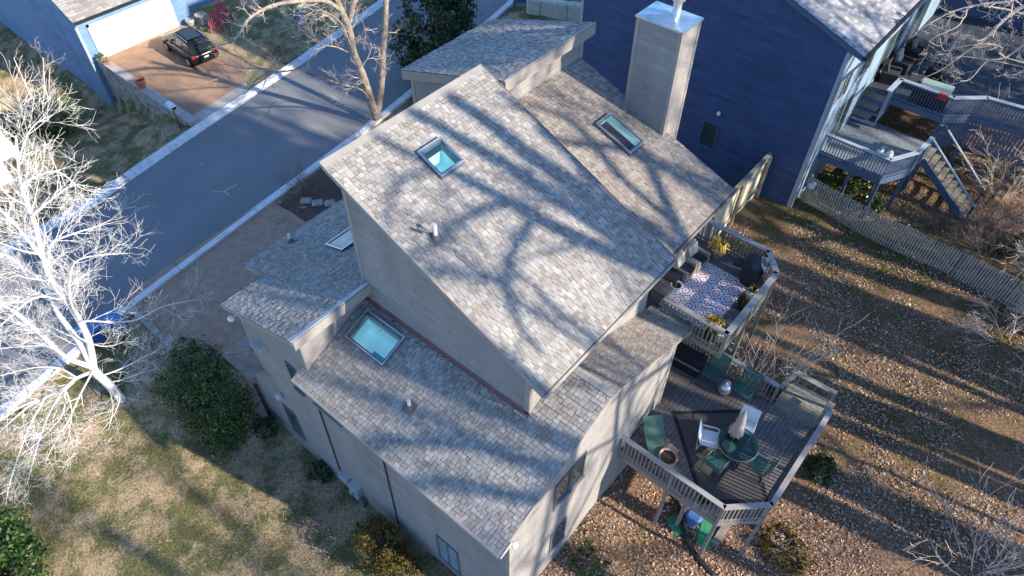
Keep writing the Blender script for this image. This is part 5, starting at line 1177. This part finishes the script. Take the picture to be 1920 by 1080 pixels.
def brush(name, label, base, n, h, r, mat, seed, depth=2, up=.1, r0=.02, group=None, cat='shrub'):
    t = thing(name, label, cat, base, 0, group); g = random.Random(seed); m = MB()
    for i in range(n):
        a = g.uniform(0, 6.28); k = g.uniform(0, 1); d = Vector((math.cos(a)*k*r/h*1.6, math.sin(a)*k*r/h*1.6, 1))
        p = Vector(base)+Vector((math.cos(a)*k*r*.3, math.sin(a)*k*r*.3, -.05)); grow(m, p, d, h*g.uniform(.6,1.1), r0*g.uniform(.6,1.2), depth, g, up, .6, .005)
    obj('branches', m, mat, t); return t
def bgp(x, y): return (x, y, tz(x, y))
brush('bare_shrub', 'pale bare brush thicket beside the stair foot of the navy deck', bgp(7.6,28.2), 16, 2.6, 2.0, 'palebark', 51, 3, .05, .03)
brush('bare_shrub', 'grey bare brush spilling over the picket fence at the right edge', bgp(8.9,23.9), 16, 2.6, 2.2, 'palebark', 52, 3, .0, .03)
brush('bare_shrub', 'low bare brush in front of the picket fence at the right edge', bgp(8.6,21.3), 12, 1.5, 1.6, 'palebark', 53, 3, -.05, .025)
brush('bare_shrub', 'thin pale brush at the lower right corner of the yard', bgp(10.6,11.0), 14, 2.2, 2.2, 'palebark', 54, 2, .0, .025)
brush('bare_shrub', 'spiky bare shrub in the mulch bed left of the tall wall', bgp(-19.4,12.0), 30, 1.4, 1.9, 'brownbark', 55, 2, .1, .015)
brush('bare_shrub', 'spiky bare shrub in the mulch bed close to the kerb', bgp(-22.0,10.0), 22, 1.0, 1.3, 'brownbark', 56, 2, .1, .015)
brush('bare_shrub', 'wide bare shrub in the mulch bed near the two trunk tree', bgp(-20.9,14.6), 26, 1.3, 1.8, 'brownbark', 57, 2, .1, .015)
brush('bare_shrub', 'tall grey brush rising between the navy deck stairs and the skirting', bgp(5.9,29.9), 14, 2.8, 1.6, 'palebark', 64, 3, .05, .026)
brush('bare_shrub', 'dense pale brush at the right edge level with the navy stairs', bgp(9.4,26.8), 16, 2.6, 2.0, 'palebark', 65, 3, .03, .028)
brush('bare_shrub', 'brown twig thicket filling the slope below the navy stairs', bgp(6.6,25.6), 22, 1.9, 1.9, 'brownbark', 66, 3, .03, .02)
brush('bare_shrub', 'brown twig thicket behind the picket fence by the right edge', bgp(10.2,25.0), 24, 2.4, 2.2, 'brownbark', 67, 3, .03, .022)
brush('sapling', 'thin pale sapling beside the corner of the upper deck', bgp(1.7,11.9), 7, 3.0, .8, 'palebark', 58, 2, .15, .025, cat='sapling')
brush('sapling', 'thin pale sapling in the green patch behind the long rail', bgp(2.6,13.3), 6, 2.2, .8, 'palebark', 59, 2, .1, .022, cat='sapling')
brush('bare_shrub', 'grey brush patch on the far verge below the red chairs', bgp(-33.4,17.0), 16, 1.1, 1.6, 'brownbark', 60, 2, .1, .014)
brush('bare_shrub', 'dry twiggy brush on the far verge beside the pale apron', bgp(-33.8,14.6), 12, 1.0, 1.0, 'brownbark', 61, 2, .1, .012)
brush('bare_shrub', 'tangle of thin grey stems between the white tree and the green bush', bgp(-17.2,-.8), 20, 1.3, 1.5, 'greybark', 62, 2, .05, .012)
# far-left shrub tree
t = thing('bare_tree', 'pale twiggy tree over green shrubs beside the bright blue house', 'tree', bgp(-41.0,4.3)); g = random.Random(63); mb = MB(); tw = MB(); b = Vector(bgp(-41.0,4.3))
for i in range(7):
    a = i*.9; limb(mb, tw, [b, b+Vector((.5*math.cos(a),.5*math.sin(a),1.4)), b+Vector((1.2*math.cos(a),1.3*math.sin(a),3.0)), b+Vector((1.9*math.cos(a),2.1*math.sin(a),4.6))], .09, .02, g, 2, 9, 1.1)
obj('trunk', mb, 'palebark', t, smooth=True); obj('crown', tw, 'palebark', t)
def bush(name, label, base, parts, n, s, fol, seed, cat='bush', trunk='brownbark', shell=.55, up=.0):
    t = thing(name, label, cat, base); g = random.Random(seed); m = MB(); b = Vector(base); tr = MB()
    tot = sum(p[3]*p[4]*p[5] for p in parts)
    for (dx,dy,dz,rx,ry,rz) in parts:
        c = b+Vector((dx,dy,dz)); k = int(n*rx*ry*rz/tot)
        # clumps: leafy puffs spread over the volume with gaps between them
        nc = max(10, k//40)
        for i in range(nc):
            while True:
                d = Vector((g.uniform(-1,1), g.uniform(-1,1), g.uniform(-1,1)))
                if .05 < d.length < 1: break
            q = d.length; d.normalize(); q = shell+(1-shell)*q*g.uniform(.8,1.12)
            p = c+Vector((d.x*rx*q, d.y*ry*q, d.z*rz*q)); cr = g.uniform(.16,.34)*min(1.4, (rx+ry+rz)/3); cb = g.uniform(-.15,.3)
            for j in range(40):
                o = Vector((g.gauss(0,.5), g.gauss(0,.5), g.gauss(0,.5)))
                leaf(m, p+o*cr, g.uniform(s*.7, s*1.3), g, d+o*.4, max(0, min(1, g.random()*.7+cb)))
        for i in range(5): a = g.uniform(0,6.28); tr.tube([b+Vector((0,0,-.1)), (b+c)/2+Vector((.2*math.cos(a),.2*math.sin(a),0)), c+Vector((rx*.6*math.cos(a), ry*.6*math.sin(a), rz*.5))], [.07,.05,.015], 5)
    obj('foliage', m, fol, t); obj('stems', tr, trunk, t); return t
bush('evergreen_shrub', 'large dark green bush by the house corner and the brown driveway', bgp(-13.9,-.9), [(0,0,1.4,1.75,1.25,1.6),(-.9,.3,2.1,1.0,.95,1.3),(.9,-.2,1.0,1.1,1.1,1.1),(-1.4,-.5,1.3,.9,.8,1.2),(-1.7,.4,2.6,.55,.5,1.0),(1.2,-.9,.6,.8,.5,.7),(.1,.5,2.9,.8,.7,.7)], 24000, .105, 'leafgreen', 71)
bush('evergreen_tree', 'tall dark evergreen tree at the kerb above the garage roof', bgp(-24.2,21.6), [(0,0,1.8,2.0,2.0,1.8),(.3,.4,4.0,1.8,2.1,2.2),(.2,.8,6.4,1.3,1.5,2.0),(-.8,-1.0,2.6,1.0,1.0,1.6),(.6,1.9,3.6,1.2,1.3,1.5)], 12000, .24, 'leafdark', 72, 'tree', shell=.4)
bush('broadleaf_shrub', 'glossy light green shrub at the lower left corner', bgp(-14.8,-9.6), [(0,0,1.3,1.9,1.9,1.4),(1.3,.6,.9,1.2,1.1,1.0),(-1.3,.5,1.2,1.2,1.1,1.2)], 9000, .17, 'leafgloss', 73)
bush('olive_shrub', 'olive yellow shrub against the shaded side wall', bgp(-4.7,-.6), [(0,0,.8,1.0,.8,.9),(.9,-.25,.6,.8,.75,.7),(-.7,.1,.7,.6,.5,.7)], 9000, .085, 'leafolive', 74)
bush('evergreen_shrub', 'small dark shrub at the foot of the side wall near the meters', bgp(-9.0,.05), [(0,0,.4,.45,.4,.45)], 1600, .1, 'leafdark', 75)
bush('evergreen_shrub', 'small dark shrub beside the black downspout', bgp(-11.8,-.15), [(0,0,.4,.5,.42,.45)], 1600, .1, 'leafdark', 76)
bush('evergreen_shrub', 'round dark shrub by the outer rail of the lower deck', bgp(5.2,10.9), [(0,0,.35,.5,.5,.45)], 1800, .1, 'leafdark', 77)
bush('ground_plant', 'low olive green patch of plants near the lower deck corner', bgp(5.5,7.7), [(0,0,.15,.9,.8,.22)], 1500, .1, 'leafolive', 78, 'plant')
bush('ground_plant', 'bright green weeds behind the long rail of the lower deck', bgp(3.1,12.9), [(0,0,.2,.8,.7,.3)], 1300, .13, 'leafgloss', 79, 'plant')
bush('ground_plant', 'green weeds at the foot of the back wall near the front corner', bgp(.9,3.2), [(0,0,.12,.6,.7,.2)], 700, .12, 'leafgloss', 80, 'plant')
bush('evergreen_shrub', 'green shrubs under the pale twiggy tree beside the bright blue house', bgp(-41.2,4.9), [(0,0,1.2,1.4,1.6,1.4),(.6,-1.6,.9,1.0,1.2,1.0)], 4500, .22, 'leafgloss', 81)
bush('evergreen_shrub', 'green ivy clump growing beneath the navy deck', bgp(.3,25.0), [(0,0,.3,1.6,.9,.45)], 2600, .14, 'leafgloss', 82)
bush('evergreen_shrub', 'mossy green shrub among the brush right of the navy deck stairs', bgp(7.3,26.4), [(0,0,.35,.8,.8,.45)], 1500, .14, 'leafolive', 83)
bush('evergreen_shrub', 'leafy green creeper by the garage corner under the small roof', bgp(-11.6,8.1), [(0,0,.5,.5,.4,.8)], 700, .12, 'leafgreen', 84)

bush('pine_tree', 'dense dark pine in the woods beyond the navy deck, past the right edge', bgp(16.5,35.5), [(0,0,7,3,3.5,3.5),(0,.5,11,2.6,3,3.5),(0,0,15,2,2.2,3)], 9000, .4, 'leafdark', 85, 'tree', shell=.2)
bush('pine_tree', 'tall dark pine in the woods behind the long deck rail, past the right edge', bgp(21.0,17.3), [(0,.2,28.0,1.5,2.0,1.3),(0,0,30.0,1.2,1.7,1.4)], 4200, .36, 'leafdark', 87, 'tree', shell=.2)
bush('pine_tree', 'dense dark pine in the woods right of the picket fence line, past the right edge', bgp(19.2,20.4), [(0,0,20.5,1.8,1.7,3.0),(0,.2,24.5,1.8,1.7,3.2),(0,0,28,1.4,1.3,2.2)], 9000, .4, 'leafdark', 86, 'tree', shell=.2)
# tall bare trees beyond the yard, whose shadows fall over roofs and lawn
def tall_tree(x, y, h, r, seed, nl=9, lean=0, t0=.42, crown=None):
    t = thing('bare_tree', 'tall bare tree in the woods behind the yard, beyond the right edge', 'tree', (x,y,1.0), 0, 'tall bare trees behind the yard')
    g = random.Random(seed); mb = MB(); tw = MB(); b = Vector((x,y,.5))
    P = [b+Vector((lean*k+g.gauss(0,.12)*k*3, g.gauss(0,.1)*k*3, h*k)) for k in (0,.2,.4,.6,.8,1)]
    P = spline(P, 4); n = len(P); rs = [r*(1-.8*(i/(n-1))) for i in range(n)]
    mb.tube(P, rs, 8)
    for i in range(nl):
        t_ = t0+(1-t0)*(i+g.random()*.8)/nl; j = min(n-2, int(t_*(n-1))); a = i*2.4+g.uniform(-.5,.5)
        L = h*.30*(1.15-t_*.6)*g.uniform(.7,1.2); d = Vector((math.cos(a), math.sin(a), g.uniform(.5,1.0))).normalized()
        q = [P[j]]; dd = d
        for k in range(4): dd = (dd+Vector((g.gauss(0,.14), g.gauss(0,.14), .12))).normalized(); q.append(q[-1]+dd*L/4)
        rr = max(.06, rs[j]*.62); limb(mb, tw, q, max(.09,rr), .05, g, 1, 5, L*.5, .15, .7, .03, 6, .25, .05)
    obj('trunk', mb, 'greybark', t); obj('crown', tw, 'greybark', t)
SHADE = [([(16.5, 12.22, 19.3), (16.5, 12.27, 20.14), (16.5, 12.32, 21.3), (16.5, 12.37, 22.46), (16.5, 12.32, 23.48), (16.5, 12.38, 24.41), (16.5, 12.35, 25.19), (16.5, 12.28, 25.78)], 0.3, 0.16) , # a
([(16.5, 11.98, 19.23), (16.36, 11.77, 20.42), (16.21, 11.63, 21.4), (16.07, 11.5, 22.36), (15.93, 11.4, 23.19), (15.79, 11.19, 24.09), (15.64, 11.02, 24.84), (15.5, 10.78, 25.54)], 0.26, 0.13) , # b
([(16.5, 11.52, 19.47), (16.62, 11.03, 20.94), (16.75, 10.76, 22.04), (16.88, 10.68, 22.76), (17.0, 10.51, 23.66), (17.12, 10.36, 24.41), (17.25, 10.1, 25.18), (17.38, 9.95, 25.9), (17.5, 9.9, 26.46)], 0.22, 0.08) , # c
([(17.0, 10.71, 22.83), (16.83, 10.24, 23.06), (16.67, 9.64, 23.15), (16.5, 8.81, 23.08), (16.33, 8.18, 22.96), (16.17, 7.55, 22.92), (16.0, 6.79, 22.9)], 0.12, 0.05) , # d
([(17.3, 10.39, 24.5), (17.4, 9.94, 24.95), (17.5, 9.41, 25.15), (17.6, 8.78, 25.1), (17.7, 8.31, 24.9), (17.8, 7.86, 24.58)], 0.09, 0.05) , # e
([(17.0, 10.76, 22.37), (16.92, 9.75, 22.08), (16.83, 9.06, 21.86), (16.75, 8.47, 21.47), (16.67, 8.01, 21.02), (16.58, 7.6, 20.35), (16.5, 7.4, 19.69)], 0.12, 0.05) , # f
([(16.5, 12.88, 21.66), (16.33, 13.34, 23.11), (16.15, 13.5, 23.87), (15.98, 13.46, 24.48), (15.8, 13.38, 24.86)], 0.14, 0.07) , # g
([(16.8, 9.67, 23.22), (16.65, 9.72, 23.63), (16.5, 9.66, 23.98)], 0.05, 0.03) , # m
([(16.7, 11.05, 20.98), (16.8, 10.21, 21.31), (16.9, 9.68, 21.6), (17.0, 9.03, 21.78)], 0.07, 0.03) , # n
([(18.0, 15.96, 21.66), (18.0, 15.83, 22.39), (18.0, 14.97, 23.19), (18.0, 14.65, 23.65), (18.0, 14.35, 24.21)], 0.16, 0.06) , # r1
([(18.2, 14.79, 21.91), (18.13, 15.67, 23.8), (18.07, 15.5, 24.45), (18.0, 15.18, 24.95)], 0.12, 0.05) , # r2
]
t = thing('bare_tree', 'tall many-limbed bare tree in the woods nearest to the deck, beyond the right edge', 'tree', (16.5,12.3,1.0)); g = random.Random(110); mb = MB(); tw = MB()
limb(mb, tw, [(16.4,12.4,.6),(16.55,12.2,7),(16.5,12.25,14),(16.5,12.2,19.4)], .5, .33, g, 1, 3, 2.0, tmax=.06, rmin=.03)
for pts, r0, r1 in SHADE: limb(mb, tw, pts, r0*1.3, r1*1.4, g, 1, 1, 1.6, tmax=.04, rmin=.02)
for q in SHADE[2:3]+SHADE[6:7]: limb(mb, tw, [(16.5,12.2,17.5), q[0][0]], .25, q[1], g, 0, 0, 1)
limb(mb, tw, [(16.5,12.2,17.0),(17.3,14.2,19.6),SHADE[9][0][0]], .22, .16, g, 0, 0, 1); limb(mb, tw, [(17.3,14.2,19.6),SHADE[10][0][0]], .15, .12, g, 0, 0, 1)
obj('trunk', mb, 'greybark', t); obj('crown', tw, 'greybark', t)
t = thing('bare_tree', 'tall bare tree with low forked limbs in the woods, beyond the lower right edge', 'tree', (20.2,7.2,1.0)); mb = MB(); tw = MB()
limb(mb, tw, [(20.2,7.3,.6),(20.1,7.1,8),(20.1,7.0,14),(20.2,7.2,19),(20.0,7.5,24)], .42, .2, g, 1, 5, 2.0, tmax=.05, rmin=.03)
for q in ([(20.1,7.0,16.4),(20,6.41,18.73),(20,6.3,19.3),(20,5.8,19.7),(20,5.34,19.92),(20,4.4,20.1)],[(20.1,7.0,16.0),(20,6.38,17.91),(20,5.7,18.15),(20,5.2,18.85),(20,4.5,19.2)]): limb(mb, tw, q, .24, .14, g, 1, 4, 1.5, tmax=.05, rmin=.025)
obj('trunk', mb, 'greybark', t); obj('crown', tw, 'greybark', t)
for a in ((18,17.6,20.5,.72,92,8),(18.8,18.6,19.5,.4,112,5),(18,13.6,24,.62,93,6),(34,9,30,.45,113,6),(37,13.5,31,.45,114,6),(17.4,21.7,25,.5,116,5),(18.4,25.7,24,.55,117,6),(18.3,16.2,23,.42,118,5),(19,21.2,25,.5,115,6),(17.4,9.2,22,.30,94,6),(18,22.6,26,.7,95,7),(19,24.6,24,.6,96,7),(20,27.2,25,.5,97,7),
          (18,20.2,19,.13,100,5),(18,14.95,17,.11,106,4),(24,-3,26,.4,101,7),(30,3,27,.4,102,8),(32,17,28,.42,103,8),(33,24,28,.42,107,8),(29,31,27,.4,104,8),(27,38,25,.36,105,7)):
    tall_tree(*a)

# ------------------------------------------------------------------ fallen leaves and grass
from mathutils import noise as mnoise
g = random.Random(200); m = MB()
def blocked(x, y):
    if -11.2 < x < -.0 and .4 < y < 12.2: return True
    if -14 < x < -1.5 and y > 22.2: return True
    return False
cnt = 0
while cnt < 92000:
    x = g.uniform(-3, 14.5); y = g.uniform(-2.5, 33)
    if blocked(x, y) or x+.9*y < 1+g.uniform(-2,2): continue
    if mnoise.noise(Vector((x*.35, y*.45, 1)))+.6*mnoise.noise(Vector((x*1.3, y*1.3, 5)))+g.gauss(0,.2) > .2-.024*(min(y,46-y)-11): continue
    s = g.uniform(.018,.05)*(1.4 if g.random() < .12 else 1); a = g.uniform(0,6.28); z = tz(x, y)+g.uniform(.02,.05); tl = g.gauss(0,.35); tk = g.gauss(0,.3)
    ca, sa = math.cos(a)*s, math.sin(a)*s
    m.add([(x-ca,y-sa,z),(x+sa*.6,y-ca*.6,z+s*tl),(x+ca,y+sa,z+s*tk),(x-sa*.6,y+ca*.6,z-s*tl*.3+.01)], [(0,1,2,3)], g.random()); cnt += 1
for i in range(2600):      # grit and leaves caught in gutters, beds, valleys
    if i < 1500:
        y = g.uniform(-6, 33); near = g.random() < .5; x = (xat(NEAR, y)-abs(g.gauss(0,.28)) if near else xat(FAR, y)+abs(g.gauss(0,.28))); z = .012
    elif i < 2300: x = g.uniform(-21.8,-13); y = 8.0-abs(g.gauss(0,.5)) if g.random() < .5 else abs(g.gauss(0,.5)); z = .025
    else: x = g.uniform(-7.6,-1.6); y = 2.84-abs(g.gauss(0,.16)); z = zlow(x,y)+.03
    s = g.uniform(.015,.04); a = g.uniform(0,6.28); ca, sa = math.cos(a)*s, math.sin(a)*s
    m.add([(x-ca,y-sa,z),(x+sa*.6,y-ca*.6,z+.004),(x+ca,y+sa,z+.01),(x-sa*.6,y+ca*.6,z+.006)], [(0,1,2,3)], g.random()*.6)
tag(obj('fallen_leaves', m, 'litter'), kind='stuff')
m = MB(); cnt = 0
from mathutils import noise as mnoise
while cnt < 42000:
    x = g.uniform(-24, 3); y = g.uniform(-11.5, .35)
    if x > xat(NEAR, y)+.7 and not (x+.9*y > 2) : pass
    else: continue
    if -22 < x < -12.2 and y > -.45: continue
    z = tz(x, y); h = g.uniform(.02,.07); a = g.uniform(0,6.28); lx, ly = g.gauss(0,.07), g.gauss(0,.07); w = g.uniform(.006,.014)
    gn = mnoise.noise(Vector((x*.9, y*.9, 3)))+.5*mnoise.noise(Vector((x*2.5, y*2.5, 7))); c = g.uniform(.4,1) if gn+g.gauss(0,.15) < .22 else g.uniform(0,.35)
    m.add([(x-w*math.cos(a),y-w*math.sin(a),z-.01),(x+w*math.cos(a),y+w*math.sin(a),z-.01),(x+lx,y+ly,z+h)], [(0,1,2)], c); cnt += 1
tag(obj('lawn_grass', m, 'grass'), kind='stuff')

# ------------------------------------------------------------------ camera, light, sky
cam = bpy.data.cameras.new('camera'); cam.lens = 1319.33/1920*36; cam.sensor_width = 36; cam.clip_end = 1000; cam.clip_start = .1
co = bpy.data.objects.new('camera', cam); col.objects.link(co); scn.camera = co
pit, yaw, roll = R(48.28632964), R(-39.76881692), R(0.54228521)
cp, sp_ = math.cos(pit), math.sin(pit); c_, s_ = math.cos(roll), math.sin(roll)
fw = Vector((0,cp,-sp_)); up = Vector((0,sp_,cp)); rt = Vector((1,0,0))
rt2 = rt*c_+up*s_; up2 = -rt*s_+up*c_
Uv = Vector((math.cos(yaw), math.sin(yaw), 0)); Vv = Vector((-math.sin(yaw), math.cos(yaw), 0)); Zv = Vector((0,0,1))
toH = lambda v: Vector((Uv.dot(v), Vv.dot(v), Zv.dot(v)))
r3, u3, f3 = toH(rt2), toH(up2), toH(fw)
mw = Matrix(((r3.x,u3.x,-f3.x,4.352),(r3.y,u3.y,-f3.y,-4.862),(r3.z,u3.z,-f3.z,24.14),(0,0,0,1)))
co.matrix_world = mw
AZ, EL = R(12.0), R(27.0)
s = Vector((math.cos(AZ)*math.cos(EL), math.sin(AZ)*math.cos(EL), math.sin(EL)))
sun = bpy.data.lights.new('sun', 'SUN'); sun.energy = 4.4; sun.angle = R(.7); sun.color = (1, .86, .69)
so = bpy.data.objects.new('sun', sun); col.objects.link(so); so.rotation_euler = (-s).to_track_quat('-Z', 'Y').to_euler(); so.location = (40, 10, 40)
w = bpy.data.worlds.new('World'); scn.world = w; w.use_nodes = True; nt = w.node_tree
bg = nt.nodes['Background']; sky = nt.nodes.new('ShaderNodeTexSky'); sky.sky_type = 'NISHITA'; sky.sun_disc = False
sky.sun_elevation = EL; sky.sun_rotation = R(90)-AZ; sky.air_density = 1.0; sky.dust_density = .3; sky.ozone_density = 6.0
nt.links.new(sky.outputs[0], bg.inputs[0]); bg.inputs[1].default_value = .14
scn.view_settings.view_transform = 'Standard'; scn.view_settings.look = 'None'; scn.view_settings.exposure = 1.05; scn.view_settings.gamma = 1
